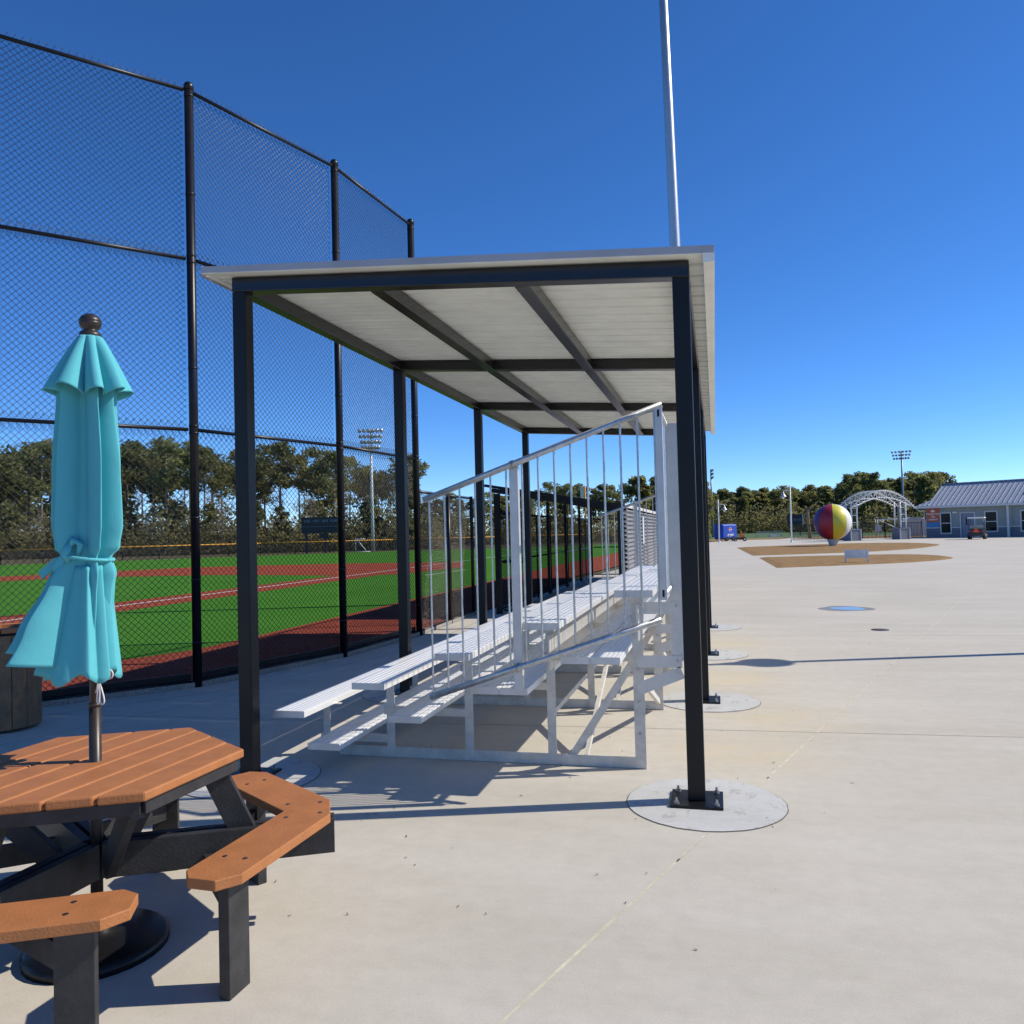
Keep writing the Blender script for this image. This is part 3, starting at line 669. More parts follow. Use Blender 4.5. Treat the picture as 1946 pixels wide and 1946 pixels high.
def lerp(x, xs, ys_):
    if x >= xs[0]: return ys_[0]
    for i in range(len(xs)-1):
        if x >= xs[i+1]:
            t = (xs[i]-x)/(xs[i]-xs[i+1]); t = t*t*(3-2*t); return ys_[i]+(ys_[i+1]-ys_[i])*t
    return ys_[-1]
def fold(th, k, ph, sharp=.75):
    return abs(math.cos(k*.5*(th)+ph))**sharp
def canopy(levels, fn, nth=220):
    mb = MB(); vs = []; fs = []
    for li, lv in enumerate(levels):
        for k in range(nth):
            th = 2*math.pi*k/nth; vs.append(fn(th, lv))
    for i in range(len(levels)-1):
        for k in range(nth):
            k2 = (k+1) % nth; fs.append((i*nth+k,(i+1)*nth+k,(i+1)*nth+k2,i*nth+k2))
    return mb.add(vs, fs, True)
def saw(x):
    x = x % 1.; q = x/.72 if x < .72 else (1-x)/.28
    return q*q*(3-2*q)*.55+q*.45
def f_top(th, t):                                                           # vent flap, t 0 (top) .. 1 (hem)
    fd = .8*fold(th+.10*math.sin(3*th+1)*t, 8, .15+.20*t*math.sin(2*th+1), .7)+.2*saw(th*8/(2*math.pi)+.45)
    rin, rout = .041+.046*t, .047+.128*t**.92*(1+.08*math.sin(3*th+2))
    r = rin+(rout-rin)*fd
    z = 2.492-.222*t-.030*t*(1-fd)+.010*t*math.sin(3*th+.6)
    return (TC.x+r*math.cos(th), TC.y+r*math.sin(th), z)
cv = canopy([i/26 for i in range(27)], f_top, 300).build('vent_flap', 'canvas', um, fix=False)
cv.modifiers.new('t', 'SOLIDIFY').thickness = .0018
CAMA = math.atan2(-.745, .67)                                              # bearing of the viewer from the umbrella
RID = [(CAMA+R(a_),R(wl),R(wr),am) for a_, wl, wr, am in ((-126,22,18,.85),(-98,16,14,.88),(-70,15,22,.88),(19,22,15,1.0),(62,22,14,1.0),(92,18,16,.95),(130,30,16,.9),(168,30,16,.9),(208,30,16,.9))]
def ridge(th, z):
    v = 0.
    for i, (a, wl, wr, am) in enumerate(RID):
        a = a+.07*math.sin(2.1*z+i*1.7)+.04*math.sin(5.3*z+i); d = math.atan2(math.sin(th-a), math.cos(th-a))
        am = am*(1+.07*math.sin(3.1*z+2.3*i)); q = abs(d)/(wl if d < 0 else wr)
        if q < 1: v = max(v, am*(1-q**1.25)**(1.05))
    return v
def hem(th):
    a = math.degrees(math.atan2(math.sin(th-CAMA), math.cos(th-CAMA)))
    xs = [-180,-117,-60,-14,-6,0,22,40,46,70,95,180]; zs = [1.18,1.232,1.165,1.105,1.105,1.235,1.235,1.225,1.14,1.15,1.165,1.18]
    for k in range(len(xs)-1):
        if a <= xs[k+1]: return zs[k]+(zs[k+1]-zs[k])*(a-xs[k])/(xs[k+1]-xs[k])
    return 1.18
def f_at(th, z, shrink=1.):
    d = math.cos(th-lefta)
    rin = lerp(z, [2.42,2.2,1.9,1.66,1.585,1.5,1.1], [.038,.034,.034,.046,.058,.056,.084])
    ro = lerp(z, [2.42,2.25,1.95,1.72,1.62,1.585,1.50,1.3,1.08], [.075,.120,.138,.142,.128,.098,.132,.176,.210])
    k = max(0, (1.585-z)/.40)
    if k > 0: rin *= 1+.62*k*d; ro *= 1+.66*k*d
    r = (rin+(ro-rin)*ridge(th, z))*shrink
    pin = math.exp(-((z-1.583)/.020)**2); r *= 1-.06*pin
    sx = -.030*k
    return (TC.x+um_off.x+.969*sx-.012*(1 if z < 2.2 else (2.42-z)/.22)+r*math.cos(th), TC.y+um_off.y+.246*sx+r*math.sin(th), z)
def f_main(th, t): return f_at(th, 2.42+(hem(th)-2.42)*t)
def f_in(th, t):
    z = 1.55+(1.100+.022*math.sin(5*th+1)-1.55)*t; d = (1+math.cos(th-lefta))/2; k = (1.585-z)/.45
    r = (.066+(.028+.085*d)*k)*(.86+.30*ridge(th+.45, z)); return (TC.x-.012+r*math.cos(th), TC.y-.005+r*math.sin(th), z)
cv = canopy([i/20 for i in range(21)], f_in, 220).build('inner_fold', 'canvas', um, fix=False)
cv.modifiers.new('t', 'SOLIDIFY').thickness = .0018
cv = canopy([i/90 for i in range(91)], f_main, 300).build('canopy', 'canvas', um, fix=False)
cv.modifiers.new('t', 'SOLIDIFY').thickness = .0018
pts = []
for k in range(49):                                                         # the sash lies on the folds
    th = 2*math.pi*k/48; x, y, z = f_at(th, 1.583)
    cx, cy = TC.x-.02, TC.y-.005; rr = max(math.hypot(x-cx, y-cy)+.004, .094)
    a_ = math.atan2(y-cy, x-cx); pts.append((cx+rr*math.cos(a_), cy+rr*math.sin(a_), 1.583-.014*math.cos(a_-lefta+math.pi)))
MB().tube(pts, .0075, 6).build('sash', 'canvas', um)
lv = Vector((-.969,-.246,0)); cvw = Vector((.67,-.745,0))                   # picture-left and towards the camera
kn = Vector((TC.x,TC.y,1.60))+lv*.098+cvw*.075
MB().tube([kn+Vector((0,0,-.035)), kn+lv*.012+cvw*.012, kn+Vector((0,0,.045))-lv*.008], [.010,.020,.013], 8).tube([kn+Vector((0,0,.02)), kn+Vector((0,0,.055))-lv*.022, kn+Vector((0,0,.035))-lv*.05, kn+Vector((0,0,-.01))-lv*.035], [.012,.016,.014,.008], 8).build('sash_knot', 'canvas', um)
for e, w_ in ((lv*.115+Vector((0,0,-.075)), .030), (lv*.062+Vector((0,0,-.055))+cvw*.02, .028)):
    a = kn+Vector((0,0,-.01)); m_ = a+e*.45+Vector((0,0,.012)); b = a+e
    mb = MB(); vs = []
    for p, ww in ((a,.6),(m_,1.),(b,1.)):
        up = Vector((0,0,1))*w_*ww*.5+lv*w_*ww*.25
        vs += [p-up, p+up]
    mb.add(vs, [(0,2,3,1),(2,4,5,3)]); o = mb.build('sash_tail', 'canvas', um, fix=False); o.modifiers.new('t','SOLIDIFY').thickness = .002
c0 = Vector((TC.x,TC.y,0))-lv*.018+cvw*.03                                   # pull cord loops
def loopc(pts_, r=.0032): return MB().tube([c0+(-lv)*u+Vector((0,0,z))+cvw*dv for u, z, dv in pts_], r, 6).build('pull_cord', 'cord', um)
loopc([(0,1.16,0),(.001,1.12,0),(.003,1.08,.004),(.010,1.05,.005),(.018,1.02,.005),(.021,1.00,.005),(.017,.988,.005),(.010,.987,.005),(.004,.995,.004),(.002,1.02,.003),(.003,1.06,.002),(.002,1.10,0),(.0,1.15,0)])
loopc([(-.003,1.15,.003),(-.002,1.09,.006),(-.004,1.05,.009),(-.008,1.02,.009),(-.009,1.00,.009),(-.005,.992,.009),(.0,.998,.009),(.003,1.03,.008),(.002,1.07,.006),(.001,1.13,.003)])
loopc([(-.001,1.10,.008),(-.006,1.065,.010),(-.013,1.035,.010)], .0028)
MB().tube([c0-lv*(.040+.017*math.cos(t))+Vector((0,0,1.107+.019*math.sin(t)))+cvw*.0 for t in [k*math.pi/9-2.6 for k in range(15)]], .0030, 6).build('hook_ring', 'cord', um)
# ------------------------------------------------------------------ slatted litter bin
bc = Vector((-6.27,5.88,0)); lb = empty('litter_bin', bc, 'round dark brown slatted litter bin with orange rim beside the fence', 'litter bin')
NS = 15
MB().lathe(bc, [(.275,.03),(.275,.82)], 32).build('liner', 'black_paint', lb)
sl0 = None
for k in range(NS):
    a = 2*math.pi*k/NS+.1; wd_ = 2*.298*math.tan(math.pi/NS)-.006
    if sl0 is None: sl0 = MB().box(.278,.300,-wd_/2,wd_/2,.03,.85).build('slat', 'slat_brown', lb, local=True, bevel=.003); o = sl0
    else: o = dup(sl0, (0,0,0), lb)
    o.rotation_euler.z = a
    for dyy in (-.02,.02): 
        q = bc+Vector((.301*math.cos(a)-dyy*math.sin(a), .301*math.sin(a)+dyy*math.cos(a), 0))
        MB().lathe((q.x,q.y,.79), [(.004,0),(.004,.008)], 6).build('rivet', 'bolt', lb)
MB().lathe(bc, [(.315,.853),(.315,.875)], 32).build('top_band', 'black_paint', lb)
for k in range(8):
    a0, a1 = 2*math.pi*k/8+.012, 2*math.pi*(k+1)/8-.012; mb = MB(); vs = []; nn_ = 6
    for i in range(nn_+1):
        a = a0+(a1-a0)*i/nn_
        for r_, z in ((.20,.876),(.335,.876),(.335,.910),(.20,.910)): vs.append((bc.x+r_*math.cos(a), bc.y+r_*math.sin(a), z))
    fs = [(i*4+j,i*4+(j+1) % 4,(i+1)*4+(j+1) % 4,(i+1)*4+j) for i in range(nn_) for j in range(4)]+[(0,1,2,3),(nn_*4+3,nn_*4+2,nn_*4+1,nn_*4)]
    mb.add(vs, fs); mb.build('rim_segment', 'deck', lb)
# ------------------------------------------------------------------ poles and lamps
solo('light_pole', MB().tube([(-.62,20,-.05),(-.675,20,4),(-.80,20,12),(-.95,20,21)], [.155,.145,.115,.085], 20), 'galv', 'tall grey steel pole rising into the sky behind the shelter roof', 'pole')
def lamp_post(loc, h, arm, label, g='plaza lamp posts'):
    o = empty('lamp_post', loc, label, 'lamp post', g); x, y = loc[0], loc[1]; d = Vector((math.cos(arm), math.sin(arm), 0)); c = Vector((x,y,0))
    MB().tube([(x,y,0),(x,y,h)], [.085,.06], 12).build('pole', 'white_paint', o)
    MB().lathe((x,y,0), [(.16,0),(.16,.05),(.11,.12),(.09,.14)], 14).build('pole_base', 'white_paint', o)
    za = h-.62
    MB().tube([c+Vector((0,0,za)), c+d*.3+Vector((0,0,za+.05)), c+d*.62+Vector((0,0,za+.06)), c+d*.66+Vector((0,0,za-.02))], .035, 8).build('arm', 'white_paint', o)
    MB().tube([c+Vector((0,0,za+.42)), c+d*.12+Vector((0,0,za+.22)), c+d*.40+Vector((0,0,za+.09))], .02, 6).build('arm_stay', 'white_paint', o)
    q = c+d*.66; s = MB().lathe((q.x,q.y,za-.55), [(.30,-.02),(.31,.03),(.22,.12),(.14,.24),(.09,.40),(.05,.54)], 18).build('lamp_shade', 'lamp_head', o)
    MB().lathe((q.x,q.y,za-.55), [(.02,-.22),(.10,-.17),(.15,-.08),(.16,-.021)], 14).build('globe', 'text_white', s)
    return o
lamp_post((.38,92.16,0), 4.75, R(-6), 'white lamp post in front of the blue vending trailer, shade to the right')
lamp_post((7.29,83.59,0), 5.7, R(165), 'taller white lamp post left of the beach ball, shade to the left')
lamp_post((5.85,11.75,0), 5.35, R(197), 'white lamp post out on the plaza that throws the long thin shadow')
def mast(loc, h, wd, rows, label, face, mt='galv', r0=.22):
    o = empty('floodlight_mast', loc, label, 'floodlight', 'floodlight masts'); x, y, z = loc
    MB().tube([(x,y,0),(x,y,h*.5),(x,y,h)], [r0,r0*.75,r0*.5], 12).build('pole', mt, o)
    d = Vector((math.cos(face), math.sin(face), 0)); s = Vector((-d.y, d.x, 0)); proto = None
    for r_ in range(rows):
        zz = h-.15-r_*.62; wr = wd*(1-.10*r_)
        MB().bar(Vector((x,y,zz))-s*wr/2, Vector((x,y,zz))+s*wr/2, .07, .07).build('cross_arm', mt, o)
        for k in range(6):
            q = Vector((x,y,zz))+s*wr*(k-2.5)/5+d*.22+Vector((0,0,-.04))
            if proto is None:
                mb = MB(); mb.lathe((0,0,0), [(.05,-.22),(.10,-.16),(.21,.02),(.23,.10),(.23,.12)], 10)
                proto = mb.build('floodlight', 'lamp_head', o, local=True); fl_ = proto
            else: fl_ = dup(proto, (0,0,0), o)
            fl_.location = (q.x-x, q.y-y, q.z); fl_.rotation_euler = (0, R(115), face+(k-2.5)*.18)
    return o
mast((-36.25,80.84,0), 13.4, 2.3, 4, 'pale floodlight mast standing behind the left outfield fence', R(-70), 'white_paint', .20)
mast((34.3,163.4,0), 15.2, 3.0, 3, 'grey floodlight mast rising behind the gateway arch', R(-110), 'steel_blue', .26)
mast((-.45,144.3,0), 11.9, 1.4, 3, 'thin floodlight mast beside the shelter posts, behind the blue trailer', R(10), 'steel_blue', .24)
# ------------------------------------------------------------------ beach ball, low sign
bbx = Vector((8.65,65.0,0)); ball = empty('beach_ball', bbx, 'giant striped beach ball sculpture on a concrete pedestal in the dry grass bed', 'sculpture')
cz, br = 1.83, 1.375
vd = math.atan2(-bbx.y, -bbx.x)                                             # towards the viewer
names = ['purple','red','yellow','white','blue','green','yellow','white']
for k in range(8):
    a0 = vd-R(88)+k*R(45); a1 = a0+R(45)-.006; mb = MB(); vs = []; na, nz = 8, 18
    for i in range(nz+1):
        p = -math.pi/2+.04+(math.pi-.08)*i/nz
        for j in range(na+1):
            a = a0+(a1-a0)*j/na; vs.append((bbx.x+br*math.cos(p)*math.cos(a), bbx.y+br*math.cos(p)*math.sin(a), cz+br*math.sin(p)))
    fs = [(i*(na+1)+j,i*(na+1)+j+1,(i+1)*(na+1)+j+1,(i+1)*(na+1)+j) for i in range(nz) for j in range(na)]
    o = mb.add(vs, fs, True).build('panel', 'ball_'+names[k], ball, fix=False); o['label'] = names[k]+' panel of the beach ball'
MB().lathe((bbx.x,bbx.y,cz), [(.08,-br-.01),(.09,-br*.99),(br*.985,0),(.09,br*.99),(.08,br+.012)] if False else [(.12,br-.012),(.10,br+.014),(.02,br+.02)], 16).build('cap', 'ball_white', ball)
MB().lathe(bbx, [(.25,.0),(.27,.02),(.42,.50),(.40,.56)], 20).build('pedestal', 'footing', ball)
ls = empty('low_sign', (5.65,35.8,0), 'low white blank sign board on two posts at the front of the dry grass bed', 'sign')
a, b = Vector((5.24,35.93,0)), Vector((6.06,35.63,0)); d = (b-a).normalized()
for p in (a, b): MB().box(p.x-.03,p.x+.03,p.y-.03,p.y+.03,0,.60).build('sign_post', 'white_paint', ls)
MB().bar(a+d*.035+Vector((0,0,.40)), b-d*.035+Vector((0,0,.40)), .02, .34).build('board', 'white_paint', ls)
def small_sign(x, y, wd, h, label):
    o = empty('low_sign', (x,y,0), label, 'sign')
    for s in (-1,1): MB().box(x+s*wd/2-.04,x+s*wd/2+.04,y-.04,y+.04,0,h).build('sign_post', 'white_paint', o)
    MB().box(x-wd/2+.041,x+wd/2-.041,y-.015,y+.015,h*.45,h*.97).build('board', 'white_paint', o)
small_sign(7.3,108.6,.75,.62,'small white sign board at the edge of the far green field')
small_sign(18.9,103.5,.7,1.5,'small white sign board seen through the gateway arch')
# ------------------------------------------------------------------ vending trailer and mower
tr = empty('vending_trailer', (1.15,98.6,0), 'bright blue vending trailer with round emblem and white lettering on its side', 'trailer', rz=R(-45))
def rbox(x0,x1,y0,y1,z0,z1,c=.12):
    mb = MB(); pr_ = [(x0+c,z0),(x1-c,z0),(x1,z0+c*.6),(x1,z1-c),(x1-c,z1),(x0+c,z1),(x0,z1-c),(x0,z0+c*.6)]
    return mb.extr([(x,y0,z) for x, z in pr_], (0,y1-y0,0))
MT = lambda mb, n, m, p: mb.build(n, m, p, local=True)
# local frame: +x is the lit face normal, -y the shaded face
body = rbox(-.75,.75,-1.12,1.12,.30,2.02,.16).build('body', 'trailer_blue', tr, local=True, bevel=.05)
for yy in (-.55,.55): MT(MB().tube([(.60,yy,.28),(.80,yy,.28)], .28, 16), 'wheel', 'rubber', tr)
MT(MB().bar((0,1.1,.40),(0,1.9,.36), .1, .1), 'tow_bar', 'cart_dark', tr)
for (x0,x1,z) in ((-.7,.7,.27),): MT(MB().box(x0,x1,-1.0,1.0,.22,.295), 'chassis', 'cart_dark', tr)
def disc(n, m, c, r, a0, a1, dx, bend=0.):
    mb = MB(); k = 24; poly = [(r*math.cos(a0+(a1-a0)*i/k), r*math.sin(a0+(a1-a0)*i/k)) for i in range(k+1)]
    if bend is not None:
        e, s_ = poly[-1], poly[0]
        for i in range(1, 8):
            t = i/8; poly.append((e[0]+(s_[0]-e[0])*t, e[1]+(s_[1]-e[1])*t+bend*math.sin(t*2*math.pi)*r))
    mb.extr([(.752+dx, c[0]+u, c[1]+v) for u, v in poly], (.004,0,0)); return MT(mb, n, m, tr)
disc('emblem_disc', 'text_white', (.05,1.36), .25, 0, 2*math.pi, 0, None)
disc('emblem_wave', 'logo_red', (.05,1.36), .22, R(20), R(185), .006, .12)
disc('emblem_wave', 'logo_blue', (.05,1.36), .22, R(200), R(350), .006, .10)
text_mesh('lettering', 'pepsi', .46, 'text_white', tr, (.757,.05,.78), (R(90),0,R(90)), .004, bold=.012)
mw = empty('ride_on_mower', (2.75,95.3,0), 'orange and brown ride-on mower parked beside the blue trailer', 'mower')
x, y = 2.75, 95.3
MB().box(x-.55,x+.55,y-.35,y+.35,.22,.45).build('deck', 'brown_board', mw, bevel=.04)
MB().box(x-.10,x+.52,y-.34,y+.34,.45,.78).build('engine_cover', 'mower_orange', mw, bevel=.06)
MB().box(x-.25,x+.15,y-.28,y+.28,.785,.90).box(x+.0,x+.16,y-.28,y+.28,.90,1.22).build('seat', 'mower_orange', mw, bevel=.03)
MB().tube([(x-.3,y-.3,.45),(x-.25,y-.25,.95),(x-.15,y-.1,1.0)], .025, 6).build('steering_lever', 'cart_dark', mw)
for dx_, r_ in ((-.55,.15),(.45,.22)):
    for dy_ in (-.42,.42):
        o = MB().tube([(x+dx_,y+dy_-.08,r_),(x+dx_,y+dy_+.08,r_)], r_, 14).build('wheel', 'rubber', mw)
        MB().tube([(x+dx_,y+dy_-.085,r_),(x+dx_,y+dy_+.085,r_)], r_*.5, 10).build('rim', 'text_white', o)
# ------------------------------------------------------------------ gateway arch
PLA, PRA = Vector((13.0,84.4,0)), Vector((18.0,87.3,0)); ga = empty('gateway_arch', (PLA+PRA)/2, 'white steel gateway arch with lattice barrel roof on two stone piers', 'arch')
gd = (PRA-PLA).normalized(); gn = Vector((gd.y,-gd.x,0)); mid = (PLA+PRA)/2; half = (PRA-PLA).length/2
for P_ in (PLA, PRA):
    mb = MB(); c = [(P_+gd*sx*.58+gn*sy*.58) for sx, sy in ((-1,-1),(1,-1),(1,1),(-1,1))]
    p = mb.prism([(q.x,q.y) for q in c], 0, 1.05).build('pier', 'stone_blue', ga)
    MB().prism([(P_.x+(q.x-P_.x)*1.08, P_.y+(q.y-P_.y)*1.08) for q in c], 1.052, 1.16).build('pier_cap', 'seam', p)
    for sx in (-1,1):
        q = P_+gd*sx*.57+gn*.59; MB().box(q.x-.05,q.x+.05,q.y-.05,q.y+.05,0,1.04).build('corner_strip', 'trim_white', p)
    for sx in (-.32,.32):
        for sy in (-.4,.4):
            q = P_+gd*sx+gn*sy; MB().tube([(q.x,q.y,1.16),(q.x,q.y,3.75)], .075, 10).build('column', 'white_paint', ga)
    for z in (1.8,2.5,3.2): MB().bar(P_+gd*-.32+gn*.4+Vector((0,0,z)), P_+gd*.32+gn*.4+Vector((0,0,z)), .06, .06).build('column_tie', 'white_paint', ga)
    MB().box(P_.x-.2,P_.x+.2,P_.y-.2,P_.y+.2,1.17,3.3).build('column_core', 'stone_blue', ga) if P_ is PRA else None
zlo = lambda t: 3.45+.72*(1-t*t); zup = lambda t: 3.85+1.0*(1-t*t)
for sy in (-1.0, 1.0):
    ts = [-1.08+2.16*k/24 for k in range(25)]
    lo = [mid+gd*half*t+gn*sy+Vector((0,0,zlo(t))) for t in ts]; tu = [t*1.22 for t in ts]; up = [mid+gd*half*t+gn*sy+Vector((0,0,zup(t))) for t in tu]
    MB().tube(lo, .06, 8).build('lower_chord', 'white_paint', ga); MB().tube(up, .06, 8).build('upper_chord', 'white_paint', ga)
    for k in range(0, 24, 2):
        MB().tube([lo[k], up[k+1]], .032, 6).tube([up[k+1], lo[k+2]], .032, 6).build('web_strut', 'white_paint', ga)
for k in range(31):
    t = -1.3+2.6*k/30; p = mid+gd*half*t+Vector((0,0,zup(t)+.07))
    MB().bar(p-gn*1.25, p+gn*1.25, .10, .03).build('roof_slat', 'white_paint', ga)
# ------------------------------------------------------------------ park building
B0 = Vector((21.6,92.7,0)); bd = empty('park_building', B0, 'single storey blue grey park building with light metal roof and white trim', 'building', rz=R(-35.8))
BLd = lambda mb, n, m, p=bd: mb.build(n, m, p, local=True)                  # local: x along the front, -y towards the viewer
LB, DB = 17.0, 7.0
def wall_front(zs, holes, z0, z1, m, yf, name):
    xs = sorted({0.,LB}|{v for h in holes for v in h[:2]}); mb = MB()
    for xa, xb in zip(xs, xs[1:]):
        spans = [(z0,z1)]
        for h0, h1, hz0, hz1 in holes:
            if xa >= h0-1e-6 and xb <= h1+1e-6:
                ns = []
                for s0, s1 in spans:
                    if hz0 > s0: ns.append((s0,min(s1,hz0)))
                    if hz1 < s1: ns.append((max(s0,hz1),s1))
                spans = [s for s in ns if s[1] > s[0]+1e-6]
        for s0, s1 in spans: mb.box(xa,xb,yf,yf+.2,s0,s1)
    return BLd(mb, name, m)
wins = [(1.53,2.43,.49,2.50),(5.76,6.76,.62,2.50),(8.95,9.9,.62,2.50),(12.4,13.4,.62,2.50)]; door = (3.47,4.71,0,2.46)
wall_front(None, wins+[door], 1.02, 3.2, 'siding_blue', 0., 'wall')
wall_front(None, wins+[door], 0, 1.018, 'stone_blue', -.03, 'stone_base')
BLd(MB().box(0,.2,.201,DB,0,3.2).box(LB-.2,LB,.201,DB,0,3.2).box(.2,LB-.2,DB-.2,DB,0,3.2), 'wall', 'siding_blue')
BLd(MB().box(.2,LB-.2,2.0,2.1,0,3.1), 'inner_wall', 'cart_dark')
prev = 0.
for h0, h1 in [(w_[0]-.08,w_[1]+.08) for w_ in wins[:1]]+[(door[0]-.08,door[1]+.08)]+[(w_[0]-.08,w_[1]+.08) for w_ in wins[1:]]+[(LB,LB)]:
    BLd(MB().box(prev,h0,-.06,-.032,.98,1.08), 'belt_trim', 'trim_white'); prev = h1
for (x0,x1,z0,z1) in wins:
    fr = MB().box(x0-.11,x0,-.055,.05,z0-.11,z1+.11).box(x1,x1+.11,-.055,.05,z0-.11,z1+.11).box(x0,x1,-.055,.05,z1,z1+.11).box(x0,x1,-.055,.05,z0-.11,z0).box(x0,x1,-.03,.05,(z0+z1)/2-.04,(z0+z1)/2+.04)
    wo = BLd(fr, 'window', 'trim_white')
    for za, zb in ((z0,(z0+z1)/2-.04),((z0+z1)/2+.04,z1)): BLd(MB().box(x0,x1,.06,.075,za,zb), 'pane', 'glass', wo)
dr = BLd(MB().box(door[0],door[1],.05,.10,0,door[3]), 'door', 'door_blue')
BLd(MB().box(door[0]-.10,door[0],-.05,.05,0,door[3]+.10).box(door[1],door[1]+.10,-.05,.05,0,door[3]+.10).box(door[0],door[1],-.05,.05,door[3],door[3]+.10), 'frame', 'trim_white', dr)
BLd(MB().box(door[0]+.42,door[0]+.56,.035,.049,1.25,2.05), 'pane', 'glass', dr)
BLd(MB().tube([(door[0]+.12,.0,1.05),(door[0]+.12,.049,1.05)], .035, 8), 'handle', 'bolt', dr)
# roof: dutch gable
zs_ = lambda off: 3.28+(5.66-3.28)*(.65-off)/(4.15)                         # off measured towards the viewer
def rp(x, off): return (x, -off, zs_(off))
hx, ho = .45, -.55
front = [(-.8,-.65,3.28), (LB+.8,-.65,3.28), (LB+.8,3.5,5.66), (.38,3.5,5.66), (hx,-ho,zs_(ho))]
rf = BLd(MB().extr(front, (0,0,.05)), 'roof', 'roof_metal')
back = [(x, 7.0-y, z) for x, y, z in front][::-1]
BLd(MB().extr(back, (0,0,.05)), 'roof_back', 'roof_metal')
hipz = zs_(ho)
BLd(MB().extr([(-.8,-.65,3.28),(hx,-ho,hipz),(hx,7+ho,hipz),(-.8,7.65,3.28)], (0,0,.05)), 'hip_skirt', 'roof_metal')
BLd(MB().extr([(hx+.1,-ho,hipz),(.48,3.5,5.6),(hx+.1,7+ho,hipz)], (.08,0,0)), 'gable', 'trim_white')
k = 0; x = -.45
while x < LB+.7:
    off1 = -3.5
    if x < hx: off1 = .65-(x+.8)/(hx+.8)*(.65-ho)
    a, b = Vector(rp(x,.64))+Vector((0,0,.075)), Vector(rp(x,off1))+Vector((0,0,.075))
    if (a-b).length > .2: BLd(MB().bar(a, b, .055, .06), 'standing_seam', 'seam', rf)
    x += .47
BLd(MB().bar((.38,3.5,5.75),(LB+.8,3.5,5.75), .3, .06), 'ridge_cap', 'seam')
BLd(MB().bar((-.85,-.68,3.19),(LB+.8,-.68,3.19), .12, .20), 'gutter', 'trim_white')
BLd(MB().bar((-.85,-.74,3.19),(-.85,7.7,3.19), .12, .20), 'gutter', 'trim_white')
BLd(MB().box(-.78,LB+.7,-.60,-.001,3.195,3.22), 'soffit', 'trim_white')
BLd(MB().tube([(-.70,-.6,3.1),(-.62,-.5,2.95),(-.20,-.14,2.78),(-.10,-.10,2.62),(-.10,-.10,.1)], .05, 8), 'downspout', 'trim_white')
BLd(MB().box(7.82,8.02,-.52,-.32,.0,3.19), 'porch_column', 'trim_white')
BLd(MB().box(8.0,8.05,-.01,-.005,0,3.1), 'corner_board', 'trim_white')
ol = BLd(MB().box(2.72,3.12,-.16,-.001,2.50,2.64), 'wall_lamp', 'text_white')
BLd(MB().lathe((9.6,1.6,4.55), [(.12,0),(.12,.35),(.16,.36),(.16,.42)], 10), 'roof_vent', 'seam')
sg = empty('wall_sign', tuple(B0+Vector((math.cos(R(-35.8))*.75+math.sin(R(-35.8))*.05, math.sin(R(-35.8))*.75-math.cos(R(-35.8))*.05, 1.65))), 'square orange sign with white emblem and lettering on the building corner', 'sign', rz=R(-35.8))
MT(MB().box(-.62,.62,-.03,.0,0,1.42), 'board', 'sign_orange', sg)
MT(MB().extr([(-.26,-.034,1.14),(-.10,-.034,1.02),(.10,-.034,1.02),(.26,-.034,1.14),(.10,-.034,1.22),(0,-.034,1.30),(-.10,-.034,1.22)], (0,.003,0)), 'emblem', 'text_white', sg)
for s_, z_, sz in (('THANK YOU',.82,.23),('FOR',.53,.23),('COMING',.24,.23)): text_mesh('lettering', s_, sz, 'text_white', sg, (0,-.034,z_), (R(90),0,0), .003, bold=.006)
sb_ = MB().box(-.62,.62,-.03,0,0,.50).build('wall_sign', 'sign_blue'); sb_.location = (sg.location.x, sg.location.y, 1.10); sb_.rotation_euler.z = R(-35.8)
tag(sb_, 'plain blue sign panel under the orange sign on the building corner', 'sign')
solo('utility_box', MB().box(24.9,25.25,87.6,87.95,.0,.95), 'cart_beige', 'small pale utility box standing in front of the building wall', 'box')
# ------------------------------------------------------------------ golf cart (seen from behind)
gc = empty('golf_cart', (22.97,80.6,0), 'golf cart with white canopy and orange warning triangle parked facing the building', 'golf cart', rz=R(-20))
G = lambda mb, n, m, p=gc, bv=0.: mb.build(n, m, p, local=True, bevel=bv)
G(MB().box(-.62,.62,-1.15,1.1,.32,.55), 'chassis', 'cart_dark', bv=.05)
G(MB().box(-.60,.60,-1.15,-.25,.55,.95), 'cargo_bed', 'cart_dark', bv=.05)
G(MB().box(-.55,.55,-.25,.35,.62,.80), 'seat', 'cart_beige', bv=.04)
G(MB().box(-.55,.55,-.30,-.18,.82,1.22), 'seat_back', 'cart_beige', bv=.04)
G(MB().box(-.58,.58,.55,1.15,.55,1.02), 'cowl', 'cart_dark', bv=.08)
for sx in (-1,1):
    for yy, xx in ((-.95,.60),(.75,.60)): G(MB().tube([(sx*xx,yy,.55),(sx*(xx-.04),yy*.92,1.86)], .025, 6), 'canopy_strut', 'cart_dark')
    for yy in (-.72,.85):
        o = G(MB().tube([(sx*.48,yy,.27),(sx*.70,yy,.27)], .27, 16), 'wheel', 'rubber')
        G(MB().tube([(sx*.47,yy,.27),(sx*.705,yy,.27)], .13, 12), 'rim', 'rim_grey', o)
    G(MB().box(sx*.50-.07,sx*.50+.07,-1.165,-1.151,.68,.78), 'tail_light', 'logo_red')
G(rbox(-.68,.68,-1.1,.95,1.87,1.98,.05), 'canopy', 'text_white', bv=.03)
G(MB().extr([(-.26,-1.18,.62),(.26,-1.18,.62),(.05,-1.18,1.02),(-.05,-1.18,1.02)], (0,.012,0)), 'warning_triangle', 'safety_orange')
